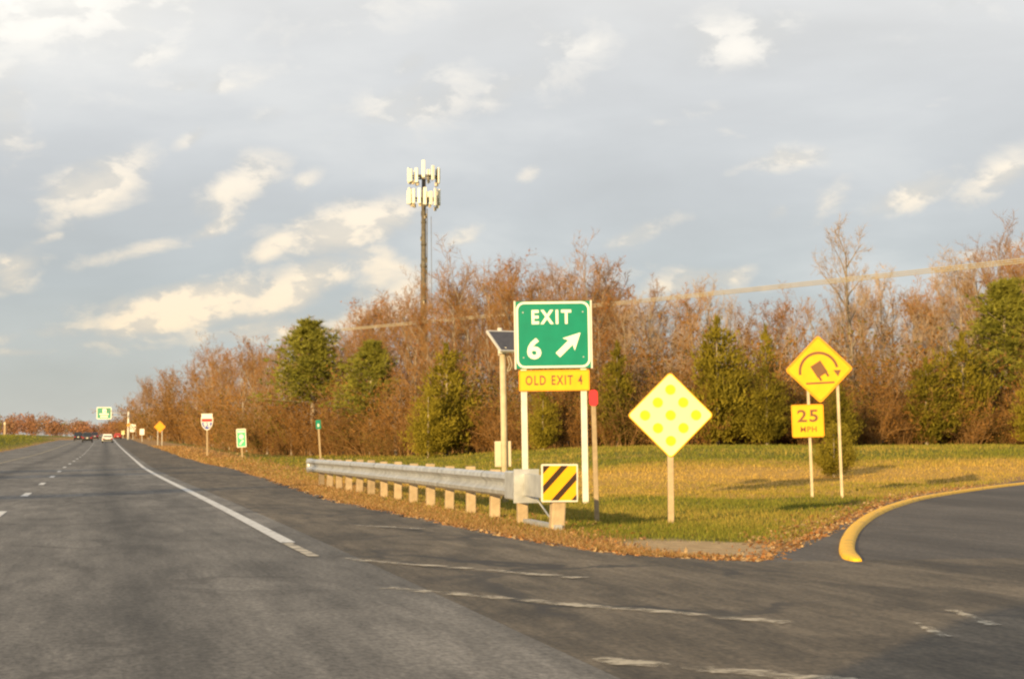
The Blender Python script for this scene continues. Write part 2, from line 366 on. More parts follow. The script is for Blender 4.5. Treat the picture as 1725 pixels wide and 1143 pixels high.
def asphalt(name, c1, c2, stripes=(), crack=.5, rough=.8, blotch=1.0):
    m = bpy.data.materials.new(name); m.use_nodes = True; nt = m.node_tree; N = nt.nodes; L = nt.links
    b = N['Principled BSDF']; b.inputs['Roughness'].default_value = rough; b.inputs['Specular IOR Level'].default_value = .35
    uvn = N.new('ShaderNodeUVMap'); uvn.uv_map = 'lane'
    def noise(scale, detail, sc, rough=.6, dist=0):
        mp = N.new('ShaderNodeMapping'); mp.inputs['Scale'].default_value = sc; L.new(uvn.outputs[0], mp.inputs[0])
        n = N.new('ShaderNodeTexNoise'); n.inputs['Scale'].default_value = scale; n.inputs['Detail'].default_value = detail
        n.inputs['Roughness'].default_value = rough; n.inputs['Distortion'].default_value = dist; L.new(mp.outputs[0], n.inputs['Vector']); return n.outputs[0]
    def mr(v, a, c, d=0., e=1.):
        n = N.new('ShaderNodeMapRange'); n.interpolation_type = 'SMOOTHSTEP'; L.new(v, n.inputs[0])
        for i, q in enumerate((a, c, d, e)): n.inputs[i + 1].default_value = q
        return n.outputs[0]
    def mix(f, a, c, mode='MIX'):
        n = N.new('ShaderNodeMix'); n.data_type = 'RGBA'; n.blend_type = mode
        for s_, v in ((n.inputs[0], f), (n.inputs[6], a), (n.inputs[7], c)):
            if isinstance(v, (float, int, tuple)): s_.default_value = v
            else: L.new(v, s_)
        return n.outputs[2]
    streak = noise(5, 6, (1, .10, 1), .65); grain = noise(26, 4, (1, .45, 1), .7); big = noise(.5, 4, (1, .16, 1))
    c = mix(mr(streak, .3, .7), (*c1, 1), (*c2, 1))
    c = mix(1.0, c, mr(grain, .25, .75, .55, 1.45), 'MULTIPLY')
    c = mix(1.0, c, mr(big, .3, .7, .68, 1.22), 'MULTIPLY')
    if blotch < 1: c = mix(1.0, c, mr(noise(1.1, 7, (1, .4, 1), .65, .8), .36, .56, blotch, 1.06), 'MULTIPLY')
    sx = N.new('ShaderNodeSeparateXYZ'); L.new(uvn.outputs[0], sx.inputs[0])
    for (l0, w, dark) in stripes:
        d = N.new('ShaderNodeMath'); d.operation = 'SUBTRACT'; L.new(sx.outputs[0], d.inputs[0]); d.inputs[1].default_value = l0
        ab = N.new('ShaderNodeMath'); ab.operation = 'ABSOLUTE'; L.new(d.outputs[0], ab.inputs[0])
        ad = N.new('ShaderNodeMath'); ad.operation = 'MULTIPLY_ADD'; L.new(noise(1.2, 3, (1, .12, 1)), ad.inputs[0]); ad.inputs[1].default_value = .5; L.new(ab.outputs[0], ad.inputs[2])
        c = mix(1.0, c, mr(ad.outputs[0], .15, w + .3, dark, 1.0), 'MULTIPLY')
    if crack:
        vo = N.new('ShaderNodeTexVoronoi'); vo.feature = 'DISTANCE_TO_EDGE'; vo.inputs['Scale'].default_value = .55
        mp = N.new('ShaderNodeMapping'); mp.inputs['Scale'].default_value = (1, .55, 1); L.new(uvn.outputs[0], mp.inputs[0])
        nz = N.new('ShaderNodeTexNoise'); nz.inputs['Scale'].default_value = 1.5; nz.inputs['Detail'].default_value = 4; L.new(mp.outputs[0], nz.inputs['Vector'])
        vm = N.new('ShaderNodeVectorMath'); vm.operation = 'MULTIPLY_ADD'; L.new(nz.outputs[1], vm.inputs[0]); vm.inputs[1].default_value = (1.2, 1.2, 0); L.new(mp.outputs[0], vm.inputs[2])
        L.new(vm.outputs[0], vo.inputs['Vector'])
        gate = mr(noise(.35, 3, (1, .5, 1)), .42, .6, 0, crack)
        mm = N.new('ShaderNodeMath'); mm.operation = 'MULTIPLY'; L.new(mr(vo.outputs[0], .012, .05, 1, 0), mm.inputs[0]); L.new(gate, mm.inputs[1])
        c = mix(mm.outputs[0], c, (.035, .03, .025, 1))
    L.new(c, b.inputs['Base Color'])
    bp = N.new('ShaderNodeBump'); bp.inputs['Strength'].default_value = .35; bp.inputs['Distance'].default_value = .01; L.new(grain, bp.inputs['Height']); L.new(bp.outputs[0], b.inputs['Normal'])
    return m
def paint_mat(name, col, wear0, wear1, under=(.10, .085, .07), scale=7):
    m = pm(name, col, .6, .06, 4); nt = m.node_tree; N = nt.nodes; L = nt.links; b = N['Principled BSDF']
    src = b.inputs['Base Color'].links[0].from_socket
    tc = N.new('ShaderNodeTexCoord'); n = N.new('ShaderNodeTexNoise'); n.inputs['Scale'].default_value = scale; n.inputs['Detail'].default_value = 6; L.new(tc.outputs['Object'], n.inputs['Vector'])
    mr = N.new('ShaderNodeMapRange'); mr.inputs[1].default_value = wear0; mr.inputs[2].default_value = wear1; L.new(n.outputs[0], mr.inputs[0])
    mx = N.new('ShaderNodeMix'); mx.data_type = 'RGBA'; L.new(mr.outputs[0], mx.inputs[0]); mx.inputs[6].default_value = (*under, 1); L.new(src, mx.inputs[7]); L.new(mx.outputs[2], b.inputs['Base Color'])
    return m
MT['ground'] = ground_mat()
MT['road'] = asphalt('asphalt_grey', (.124, .114, .100), (.192, .177, .156), [(.35, .75, .52), (-3.35, .65, .58), (-.75, .3, .88), (1.5, .3, .88)], .45, .8, .8)
MT['gore'] = asphalt('asphalt_brown', (.080, .063, .041), (.158, .126, .086), [], .95, .8, .62)
MT['ramp'] = asphalt('asphalt_ramp', (.070, .060, .050), (.105, .090, .074), [], .3)
MT['paint'] = paint_mat('white_paint', (.62, .60, .56), .30, .42)
MT['paint_worn'] = paint_mat('worn_paint', (.60, .52, .38), .36, .60, under=(.135, .108, .076), scale=6)
MT['kerb_yellow'] = paint_mat('yellow_kerb_paint', (.90, .49, .012), .30, .42, (.2, .13, .05))

# ------------------------------------------------------------------ ground sheet
def ground_sheet():
    def axis(parts):
        a = []
        for lo, hi, st in parts: a += list(np.arange(lo, hi, st))
        a.append(parts[-1][1]); return np.array(a)
    ys = axis([(-300, -20, 40), (-20, 12, 4), (12, 62, .4), (62, 130, 1.5), (130, 400, 5), (400, 1000, 20), (1000, 6000, 250)])
    xs = axis([(-3000, -400, 200), (-400, -100, 10), (-100, -24, 2.5), (-24, -8, 1), (-8, 20, .4), (20, 60, 1.5), (60, 400, 20), (400, 3000, 200)])
    X, Y = np.meshgrid(xs, ys); Z = ground(X, Y)
    v = np.stack([X, Y, Z], -1).reshape(-1, 3); nx = len(xs); ny = len(ys)
    i = (np.arange(ny - 1)[:, None] * nx + np.arange(nx - 1)[None]).ravel()
    q = np.stack([i, i + 1, i + nx + 1, i + nx], 1)
    me = bpy.data.meshes.new('ground'); me.from_pydata(v.tolist(), [], q.tolist())
    me.polygons.foreach_set('use_smooth', [True] * len(q))
    s, l = sl(v[:, 0], v[:, 1])
    zc = zones(v[:, 0], v[:, 1])
    ca = me.color_attributes.new('Zone', 'FLOAT_COLOR', 'POINT'); c4 = np.ones((len(v), 4), np.float32); c4[:, :3] = zc; ca.data.foreach_set('color', c4.ravel())
    me.materials.append(MT['ground']); o = link(bpy.data.objects.new('ground', me)); tag(o, kind='structure')
def zones(x, y):                      # leaf litter, straw tendency, bare sand
    s, l = sl(x, y)
    dm = l - edge_l(s); dr = ramp_l(s) - l
    m = np.minimum(np.where(s > 16.5, dm, 99), np.where((s > 16.5) & (s < 60), dr, 99))
    wid = np.where(dm < dr, np.interp(s, [16, 24, 40, 60, 120, 200], [1.0, 1.5, 1.9, 3.2, 5.0, 6.0]), 1.0)
    litter = np.where(l > 0, 1 - sstep(.5 * wid, 1.25 * wid, m), 1 - sstep(-12.5, -10.5, -(-l)) * 0)
    litter = np.where(l < -8, .75 * (1 - sstep(9.5, 12.5, -l)), litter)
    fieldlo = np.exp(-((y - 53 - .12 * x) / 6.0) ** 2) * .34 + np.exp(-((y - 40) / 5.0) ** 2) * .05
    edgeg = np.where((y > 62) & (l > 0), -.14, 0)
    neargreen = np.where((y < 39) & (l > 0), -.16, 0)
    straw = np.where(l > 0, fieldlo + edgeg + neargreen + .02, -.25)
    sand = np.exp(-(((s - 19.9) / 2.3) ** 2 + ((l - 6.5) / 1.1) ** 2)) * 1.25
    return np.stack([litter, straw * 1.0, sand], -1)
ground_sheet()

# ------------------------------------------------------------------ pavement
def sheet(name, rows, mat, lift=0.0, uvname='lane'):
    """rows: list of lists of (s,l); equal length; a strip following the land"""
    nr, nc = len(rows), len(rows[0])
    A = np.array(rows, float).reshape(-1, 2); x, y = xy(A[:, 0], A[:, 1]); z = surf(x, y) + lift
    i = (np.arange(nr - 1)[:, None] * nc + np.arange(nc - 1)[None]).ravel(); q = np.stack([i, i + 1, i + nc + 1, i + nc], 1)
    me = bpy.data.meshes.new(name); me.from_pydata(np.stack([x, y, z], 1).tolist(), [], q.tolist())
    uv = me.uv_layers.new(name=uvname); li = np.empty(len(me.loops), np.int32); me.loops.foreach_get('vertex_index', li)
    uv.data.foreach_set('uv', np.stack([A[:, 1], A[:, 0]], 1)[li].astype(np.float32).ravel())
    me.polygons.foreach_set('use_smooth', [True] * len(q)); me.materials.append(mat)
    return link(bpy.data.objects.new(name, me))
SS = np.concatenate([np.arange(-40, 60, 1.0), np.arange(60, 300, 3.0), np.arange(300, 1000, 10.0)])
road = tag(sheet('road', [[(s, l) for l in np.linspace(-9.4, 2.55, 7)] for s in SS], MT['road']), kind='structure')
def shoulder_edge(s):
    w = .12 * math.sin(s * 1.9) + .07 * math.sin(s * 4.3 + 1) + .05 * math.sin(s * 9.1)
    return float(edge_l(s)) + w * min(1, max(.15, (s - 17) / 6))
S2 = np.concatenate([np.arange(17.2, 60, .5), SS[SS >= 60]])
tag(sheet('shoulder', [[(s, 2.55 + t * (shoulder_edge(s) - 2.55)) for t in np.linspace(0, 1, 5)] for s in S2], MT['gore'], -.002), kind='structure')
tag(sheet('gore_pavement', [[(s, l) for l in (2.55, 4, 6.25, 9, 14, 22, 34, 50)] for s in np.arange(-40, 17.3, 1.3)] + [[(17.2, l) for l in (2.55, 4, 6.25, 9, 14, 22, 34, 50)]], MT['gore'], -.002), kind='structure')
S3 = np.arange(17.2, _rp[-1][0], .5)
tag(sheet('ramp', [[(s, float(ramp_l(s)) + .06 * math.sin(s * 3.3) + t * (62 - float(ramp_l(s)))) for t in (0, .05, .12, .25, .5, 1)] for s in S3], MT['ramp'], -.002), kind='structure')

def stripe(name, pts, w, mat, lift=.006, parent=road):
    rows = [[(s, l - w / 2), (s, l + w / 2)] for s, l in pts]
    o = sheet(name, rows, mat, lift); o.parent = parent; return o
stripe('edge_line', [(s, 2.14) for s in np.concatenate([[21.5, 22], SS[SS > 22]])], .17, MT['paint'])
stripe('edge_line', [(s, 2.12 + (21.4 - s) * .01) for s in (18.9, 20, 21.4)], .12, MT['paint_worn'])
for k in range(26):
    s0 = 29.2 + 12.2 * k
    stripe('lane_dash', [(s, -1.52) for s in np.linspace(s0, s0 + 3.05, 4)], .15, MT['paint'])
stripe('yellow_edge_line', [(s, -5.35) for s in SS[SS > 40]], .14, paint_mat('faded_yellow', (.42, .34, .17), .35, .55))
def worn_mat():
    m = pm('worn_marking_paint', (.60, .52, .39), .75, .10, 3); nt = m.node_tree; N = nt.nodes; L = nt.links; bs = N['Principled BSDF']
    uvn = N.new('ShaderNodeUVMap'); uvn.uv_map = 'lane'; sx = N.new('ShaderNodeSeparateXYZ'); L.new(uvn.outputs[0], sx.inputs[0])
    def noise(scale, sc, det):
        mp = N.new('ShaderNodeMapping'); mp.inputs['Scale'].default_value = sc; L.new(uvn.outputs[0], mp.inputs[0])
        n = N.new('ShaderNodeTexNoise'); n.inputs['Scale'].default_value = scale; n.inputs['Detail'].default_value = det; n.inputs['Roughness'].default_value = .65; L.new(mp.outputs[0], n.inputs['Vector']); return n.outputs[0]
    def ma(op, a, c):
        n = N.new('ShaderNodeMath'); n.operation = op
        for i, v in enumerate((a, c)):
            if isinstance(v, (int, float)): n.inputs[i].default_value = v
            else: L.new(v, n.inputs[i])
        return n.outputs[0]
    low = noise(2.6, (1, .10, 1), 4); fine = noise(8, (1, .3, 1), 6)
    v = ma('ADD', ma('MULTIPLY', low, 1.7), ma('MULTIPLY', fine, .7)); v = ma('SUBTRACT', v, ma('MULTIPLY', ma('POWER', ma('ABSOLUTE', sx.outputs[1], 0), 3), .35))
    mr = N.new('ShaderNodeMapRange'); mr.interpolation_type = 'SMOOTHSTEP'; L.new(v, mr.inputs[0])
    for i, q in enumerate((1.0, 1.42, .0, .8)): mr.inputs[i + 1].default_value = q
    tr = N.new('ShaderNodeBsdfTransparent'); ms = N.new('ShaderNodeMixShader'); L.new(mr.outputs[0], ms.inputs[0]); L.new(tr.outputs[0], ms.inputs[1]); L.new(bs.outputs[0], ms.inputs[2])
    L.new(ms.outputs[0], N['Material Output'].inputs[0]); return m
MT['worn'] = worn_mat()
def px_marks(p0, p1, half, seed):
    """a faded cross marking laid between two places on the pavement"""
    (x0, y0), (x1, y1) = gp0(*p0), gp0(*p1); g = random.Random(seed); d = Vector((x1 - x0, y1 - y0)); ln = d.length; n = Vector((-d.y, d.x)).normalized(); K = 40; v = []; uv = []
    for i in range(K + 1):
        c = Vector((x0, y0)) + d * (i / K)
        for sg in (-1, 1): q = c + n * sg * half * g.uniform(.8, 1.15); v.append((q.x, q.y, .004)); uv.append((seed * 7.3 + ln * i / K, sg))
    me = bpy.data.meshes.new('worn_marking'); me.from_pydata(v, [], [(2 * i, 2 * i + 2, 2 * i + 3, 2 * i + 1) for i in range(K)])
    u = me.uv_layers.new(name='lane')
    for lp in me.loops: u.data[lp.index].uv = uv[lp.vertex_index]
    me.materials.append(MT['worn']); link(bpy.data.objects.new('worn_marking', me), road)
px_marks((575, 940), (980, 973), .13, 1)
px_marks((648, 990), (1330, 1049), .14, 2)
px_marks((995, 1110), (1470, 1150), .15, 3)
px_marks((1600, 1027), (1675, 1053), .07, 4)
px_marks((1540, 1048), (1596, 1072), .06, 5)
px_marks((600, 884), (710, 890), .12, 6)

# yellow kerb round the nose of the ramp
def kerb():
    pts = [(1446, 944), (1434, 938), (1428, 924), (1432, 905), (1445, 886), (1472, 866), (1510, 850), (1560, 837), (1640, 825), (1725, 815), (1820, 806), (1960, 797)]
    P = [Vector((*gp0(*p), 0)) for p in pts]; Q = []
    for i in range(len(P) - 1):
        p0, p1, p2, p3 = P[max(i - 1, 0)], P[i], P[i + 1], P[min(i + 2, len(P) - 1)]
        for k in range(6):
            t = k / 6; Q.append(.5 * ((2 * p1) + (p2 - p0) * t + (2 * p0 - 5 * p1 + 4 * p2 - p3) * t * t + (3 * p1 - p0 - 3 * p2 + p3) * t ** 3))
    Q.append(P[-1])
    sec = [(-.095, -.02), (-.088, .03), (-.075, .046), (-.015, .05), (.05, .047), (.068, .03), (.08, -.02)]
    v = []; n = len(sec)
    for i, p in enumerate(Q):
        t = (Q[min(i + 1, len(Q) - 1)] - Q[max(i - 1, 0)]).normalized(); nn = Vector((t.y, -t.x, 0)); sc = min(1, .45 + i * .12)
        z0 = float(surf(p.x, p.y))
        v += [p + nn * a * sc + Vector((0, 0, z0 + h * sc)) for a, h in sec]
    f = [(i * n + k, i * n + k + 1, (i + 1) * n + k + 1, (i + 1) * n + k) for i in range(len(Q) - 1) for k in range(n - 1)] + [tuple(range(n))]
    o = MB().add(v, f).build('kerb', MT['kerb_yellow'], smooth=True)
    tag(o, 'yellow painted kerb curving round the inside of the exit ramp', 'kerb')
kerb()

# ------------------------------------------------------------------ grass and leaves
MT['blade'] = pm('grass_blade', (1, 1, 1), .7, .12, 3, attr=True, trans=.35, spec=.2)
MT['leaf_litter'] = pm('dead_leaf', (1, 1, 1), .8, .12, 3, attr=True, trans=.15, spec=.15)
def scatter():
    g = np.random.default_rng(3)
    def blades(n, y0, y1, px0, px1, hmin, hmax, wk, keep_litter, name, label):
        y = 1 / g.uniform(1 / y1, 1 / y0, n); x = (g.uniform(px0, px1, n) - CX) / F * y
        s, l = sl(x, y); z = zones(x, y)
        ok = np.where(l > 0, (l > edge_l(s) + .25) & (s > 17.6) & ((l < ramp_l(s) - .25) | (s > _rp[-1][0])), l < -9.9)
        ok &= g.random(n) > np.clip(z[:, 0] * (1 - keep_litter) + z[:, 2] * 1.2, 0, 1)
        x, y, z, s, l = x[ok], y[ok], z[ok], s[ok], l[ok]; n = len(x)
        zz = ground(x, y); h = g.uniform(hmin, hmax, n) * (.6 + .8 * g.random(n)); w = wk * y * (.6 + .8 * g.random(n))
        a = g.uniform(0, 2 * np.pi, n); ln = g.uniform(0, .7, n) * h; la = g.uniform(0, 2 * np.pi, n)
        T = np.zeros((n, 3, 3)); dx, dy = np.cos(a) * w / 2, np.sin(a) * w / 2
        T[:, 0] = np.stack([x - dx, y - dy, zz - .01], 1); T[:, 1] = np.stack([x + dx, y + dy, zz - .01], 1); T[:, 2] = np.stack([x + np.cos(la) * ln, y + np.sin(la) * ln, zz + h], 1)
        pat = .5 + .25 * np.sin(x * .5 + 1.7 * np.sin(y * .21)) + .25 * np.sin(y * .45 + 2 * np.sin(x * .17))
        st = np.clip(pat * .55 + z[:, 1] * 1.5 + g.normal(.06, .22, n), 0, 1)[:, None]
        gr = np.array([.18, .185, .022]) * (.7 + .7 * g.random((n, 1))); sw = np.array([.54, .36, .085]) * (.7 + .6 * g.random((n, 1)))
        soup(name, T, gr * (1 - st) + sw * st, MT['blade']); o = bpy.data.objects[-1] if False else None
    blades(190000, 17, 64, 480, 1760, .03, .07, .0006, .6, 'grass', '')
    blades(70000, 58, 132, 300, 1760, .05, .12, .0006, .4, 'grass', '')
    blades(9000, 150, 420, -30, 110, .1, .22, .0006, .5, 'grass', '')
    # dry weeds and straw on the verge beside the pavement
    n = 60000; s = 1 / g.uniform(1 / 260., 1 / 18.0, n); wid = np.interp(s, [17, 20, 24, 40, 60, 120, 260], [.4, .6, .9, 1.1, 1.9, 3.6, 4.5])
    l = edge_l(s) + .08 + np.abs(g.normal(0, .6, n)) * wid; l = np.minimum(l, edge_l(s) + 2.4 * wid); x, y = xy(s, l)
    ok = (l < ramp_l(s) - .3) & (g.random(n) > zones(x, y)[:, 2] * .9); x, y, s = x[ok], y[ok], s[ok]; n = len(x)
    zz = ground(x, y); h = g.uniform(.02, .07, n) * np.interp(s, [17, 60, 260], [1, 1.5, 2.6]); w = .0007 * y * (.6 + .9 * g.random(n)); a = g.uniform(0, 6.28, n); la = g.uniform(0, 6.28, n); ln = g.uniform(.2, 1.3, n) * h
    T = np.zeros((n, 3, 3)); dx, dy = np.cos(a) * w / 2, np.sin(a) * w / 2
    T[:, 0] = np.stack([x - dx, y - dy, zz - .01], 1); T[:, 1] = np.stack([x + dx, y + dy, zz - .01], 1); T[:, 2] = np.stack([x + np.cos(la) * ln, y + np.sin(la) * ln, zz + h], 1)
    pal = np.array([[.50, .30, .12], [.42, .22, .075], [.34, .17, .06], [.55, .36, .16], [.24, .17, .04]])
    tag(soup('dry_weeds', T, pal[g.integers(0, 5, n)] * g.uniform(.7, 1.2, (n, 1)), MT['blade']), 'dry tan weeds along the verge between the pavement and the guardrail', 'weeds', kind='stuff')
    labs = ['short mown grass and straw in the field behind the signs', 'rougher grass running up to the foot of the woods', 'dark green grass on the bank left of the highway']
    for o, lb in zip([o for o in COL.objects if o.name.split('.')[0] == 'grass'], labs): tag(o, lb, 'grass', kind='stuff')
    # fallen leaves along the pavement edges
    n = 20000
    s = 1 / g.uniform(1 / 90., 1 / 17.4, n); side = g.random(n) < .30
    off = np.abs(g.normal(0, 1, n)) * np.where(side, .5, np.interp(s, [17, 20, 24, 30, 60, 90], [.45, .5, .8, 1.0, 1.4, 1.8])) - .12
    l = np.where(side, ramp_l(s) - off, edge_l(s) + off); ok = (l > edge_l(s) - .3) & (l < ramp_l(s) + .3) & (~side | (s < 44))
    x, y = xy(s, l); ok &= g.random(n) > zones(x, y)[:, 2] * .85
    s, l = s[ok], l[ok]; x, y = xy(s, l); n = len(x); z = np.maximum(ground(x, y), surf(x, y) - .03) + g.uniform(.002, .03, n)
    sz = g.uniform(.015, .042, n); c = np.stack([x, y, z], 1)
    u = g.normal(0, 1, (n, 3)) * [1, 1, .45]; u /= np.linalg.norm(u, axis=1)[:, None]; w = g.normal(0, 1, (n, 3)) * [1, 1, .6]; w -= (w * u).sum(1)[:, None] * u; w /= np.linalg.norm(w, axis=1)[:, None]
    T = np.stack([c - u * sz[:, None], c + w * sz[:, None] * .6, c + u * sz[:, None]], 1); T2 = np.stack([c - u * sz[:, None], c + u * sz[:, None], c - w * sz[:, None] * .6], 1)
    pal = np.array([[.30, .15, .055], [.42, .25, .11], [.24, .13, .06], [.46, .32, .17], [.34, .15, .05]]); C = pal[g.integers(0, 5, n)] * g.uniform(.7, 1.2, (n, 1))
    o = soup('fallen_leaves', np.concatenate([T, T2]), np.concatenate([C, C]), MT['leaf_litter']); tag(o, 'dead brown leaves drifted along the pavement edge and under the guardrail', 'leaves', kind='stuff')
scatter()

# ------------------------------------------------------------------ woods
MT['bark'] = pm('bark', (.22, .18, .14), .9, .3, 3, bump=.5, bscale=12, rnd=.5, col2=(.36, .30, .235), spec=.1)
MT['twig'] = pm('twigs', (.185, .098, .038), .85, .2, .6, rnd=.6, col2=(.31, .178, .072), spec=.1)
MT['pale_twig'] = pm('pale_twigs', (.30, .22, .15), .85, .15, .6, rnd=.6, col2=(.40, .29, .19), spec=.1)
MT['rust'] = pm('rust_leaves', (.27, .095, .03), .8, .25, .8, rnd=.5, col2=(.38, .16, .045), trans=.3, spec=.1)
MT['brush'] = pm('brush_leaves', (.165, .072, .018), .85, .3, .9, rnd=.5, col2=(.29, .145, .034), trans=.3, spec=.1)
MT['olive'] = pm('olive_leaves', (.10, .078, .014), .85, .3, .9, rnd=.5, col2=(.17, .13, .024), trans=.3, spec=.1)
MT['cedar'] = pm('cedar_sprays', (.11, .096, .009), .8, .4, .9, rnd=.4, col2=(.25, .20, .02), trans=.2, spec=.15)
MT['pine'] = pm('pine_needles', (.125, .14, .016), .75, .35, .8, rnd=.3, col2=(.27, .25, .04), trans=.25, spec=.15)
MT['far'] = pm('far_woods', (1, 1, 1), .9, .1, .05, attr=True, spec=.05)

def unit(v): return v / (np.linalg.norm(v) + 1e-9)
class TreeMesh:
    def __init__(s, seed): s.g = np.random.default_rng(seed); s.tr = MB(); s.v = []; s.f = []; s.m = []
    def rib(s, p, q, w, tip=.3, m=0):
        g = s.g; d = q - p; sd = unit(np.cross(d, g.normal(0, 1, 3))) * w / 2; b = len(s.v)
        s.v += [p - sd, p + sd, q + sd * tip, q - sd * tip]; s.f.append((b, b + 1, b + 2, b + 3)); s.m.append(m)
    def spike(s, p, q, w, m=0):
        d = q - p; sd = unit(np.cross(d, s.g.normal(0, 1, 3))) * w / 2; b = len(s.v)
        s.v += [p - sd, p + sd, q]; s.f.append((b, b + 1, b + 2)); s.m.append(m)
    def leaf(s, p, sz, m=1):
        g = s.g; u = unit(g.normal(0, 1, 3)) * sz; w = unit(np.cross(u, g.normal(0, 1, 3))) * sz * .55; b = len(s.v)
        s.v += [p - u, p + w, p + u, p - w]; s.f.append((b, b + 1, b + 2, b + 3)); s.m.append(m)
    def meshes(s, mats, nm, bark='bark'):
        tm = bpy.data.meshes.new(nm + '_trunk'); tm.from_pydata([tuple(p) for p in s.tr.v], [], s.tr.f); tm.materials.append(MT[bark])
        tm.polygons.foreach_set('use_smooth', [True] * len(tm.polygons))
        cm = bpy.data.meshes.new(nm + '_crown'); cm.from_pydata([tuple(map(float, p)) for p in s.v], [], s.f)
        for q in mats: cm.materials.append(q)
        cm.polygons.foreach_set('material_index', s.m)
        return tm, cm
def path(g, p, d, ln, n, wander, up):
    pts = [np.array(p, float)]; d = unit(np.array(d, float))
    for i in range(n):
        d = unit(d + g.normal(0, wander, 3) + np.array([0, 0, up])); pts.append(pts[-1] + d * ln / n)
    return pts
def bare_tree(seed, H=10., spread=.33, tr=.165, low=.25, n1=13, leaf=0.0, twig='twig', fork=False, steep=1.0):
    t = TreeMesh(seed); g = t.g
    stems = [(np.zeros(3), np.array([0, 0, 1.]), H * .86, tr)]
    if fork:
        stems = [(np.zeros(3), np.array([g.normal(0, .12), g.normal(0, .12), 1.]), H * .8, tr), (np.array([0, 0, H * .16]), np.array([g.choice([-1, 1]) * .42, g.normal(0, .2), 1.]), H * .66, tr * .75)]
    for (p0, d0, ln, r0) in stems:
        tp = path(g, p0, d0, ln, 9, .045, .05)
        rr = [r0 * (1.25 if i == 0 else (1 - .88 * i / 9)) for i in range(10)]
        t.tr.tube([Vector(p) for p in tp], rr, 7, caps=False)
        az = g.uniform(0, 6.28)
        for k in range(n1):
            u = low + (1 - low) * (k + g.random()) / n1; i = min(8, int(u * 9)); fr = u * 9 - i
            p = tp[i] * (1 - fr) + tp[min(i + 1, 9)] * fr; az += 2.4 + g.normal(0, .4)
            e = R(g.uniform(28, 52) + 18 * u) * steep; d = np.array([math.cos(az) * math.cos(e), math.sin(az) * math.cos(e), math.sin(e)])
            l1 = H * spread * g.uniform(.75, 1.2) * (1.15 - .62 * u) * (ln / H + .14)
            r1 = max(.014, r0 * (.5 - .33 * u))
            lp = path(g, p, d, l1, 5, .13, .10)
            t.tr.tube([Vector(q) for q in lp], [r1 * (1 - .8 * q / 5) for q in range(6)], 4, caps=False)
            for a in range(7):
                j = 1 + (a * 5) // 7 if a else 1; j = min(j, 5); p2 = lp[j] * 1.0
                d2 = unit(unit(lp[j] - lp[j - 1]) + g.normal(0, .55, 3) + [0, 0, .25]); l2 = l1 * g.uniform(.28, .55)
                sp = path(g, p2, d2, l2, 3, .18, .10)
                for q in range(3): t.rib(sp[q], sp[q + 1], .024 * (1 - .22 * q), .75)
                for b in range(6):
                    jj = 1 + b % 3; d3 = unit(unit(sp[jj] - sp[jj - 1]) + g.normal(0, .6, 3) + [0, 0, .2]); l3 = g.uniform(.4, .85) * max(.45, l2 * .55)
                    q1 = sp[jj] + d3 * l3 * .5; q2 = q1 + unit(d3 + g.normal(0, .25, 3) + [0, 0, .15]) * l3 * .5
                    t.rib(sp[jj], q1, .017, .8); t.spike(q1, q2, .014)
                    for c in range(9):
                        o = q1 * (1 - c / 9) + q2 * (c / 9) if c else (sp[jj] + q1) / 2
                        d4 = unit(d3 + g.normal(0, .65, 3) + [0, 0, .15]); l4 = g.uniform(.14, .42); t.spike(o, o + d4 * l4, .010)
                        if leaf and g.random() < leaf: t.leaf(o + d4 * l4 * g.random() + g.normal(0, .05, 3), g.uniform(.04, .075))
    return t.meshes([MT[twig], MT['rust']], 'tree')
def shrub(seed, H=3.0, spread=1.1, stems=13, leaf=.8, lm='brush'):
    t = TreeMesh(seed); g = t.g
    for k in range(stems):
        a = g.uniform(0, 6.28); r = spread * .35 * math.sqrt(g.random()); e = R(g.uniform(52, 88)); p = np.array([math.cos(a) * r, math.sin(a) * r, 0])
        ln = H * g.uniform(.6, 1.08); sp = path(g, p, [math.cos(a) * math.cos(e), math.sin(a) * math.cos(e), math.sin(e)], ln, 5, .13, -.01)
        t.tr.tube([Vector(q) for q in sp], [.022 * (1 - .15 * q) for q in range(6)], 3, caps=False)
        for b in range(13):
            j = 1 + b % 5; d = unit(unit(sp[j] - sp[j - 1]) + g.normal(0, .75, 3)); l2 = g.uniform(.3, .8) * H * .3; q = sp[j] + d * l2; mid = sp[j] + d * l2 * .5
            t.rib(sp[j], q, .016, .4)
            for c in range(6):
                o = sp[j] + d * l2 * (.2 + .8 * c / 5); d3 = unit(d + g.normal(0, .8, 3)); t.spike(o, o + d3 * g.uniform(.15, .4), .011)
                if g.random() < leaf: t.leaf(o + d3 * g.uniform(0, .35), g.uniform(.035, .07))
                if g.random() < leaf * .5: t.leaf(o + g.normal(0, .12, 3), g.uniform(.03, .065))
    return t.meshes([MT['twig'], MT[lm]], 'shrub', 'twig')
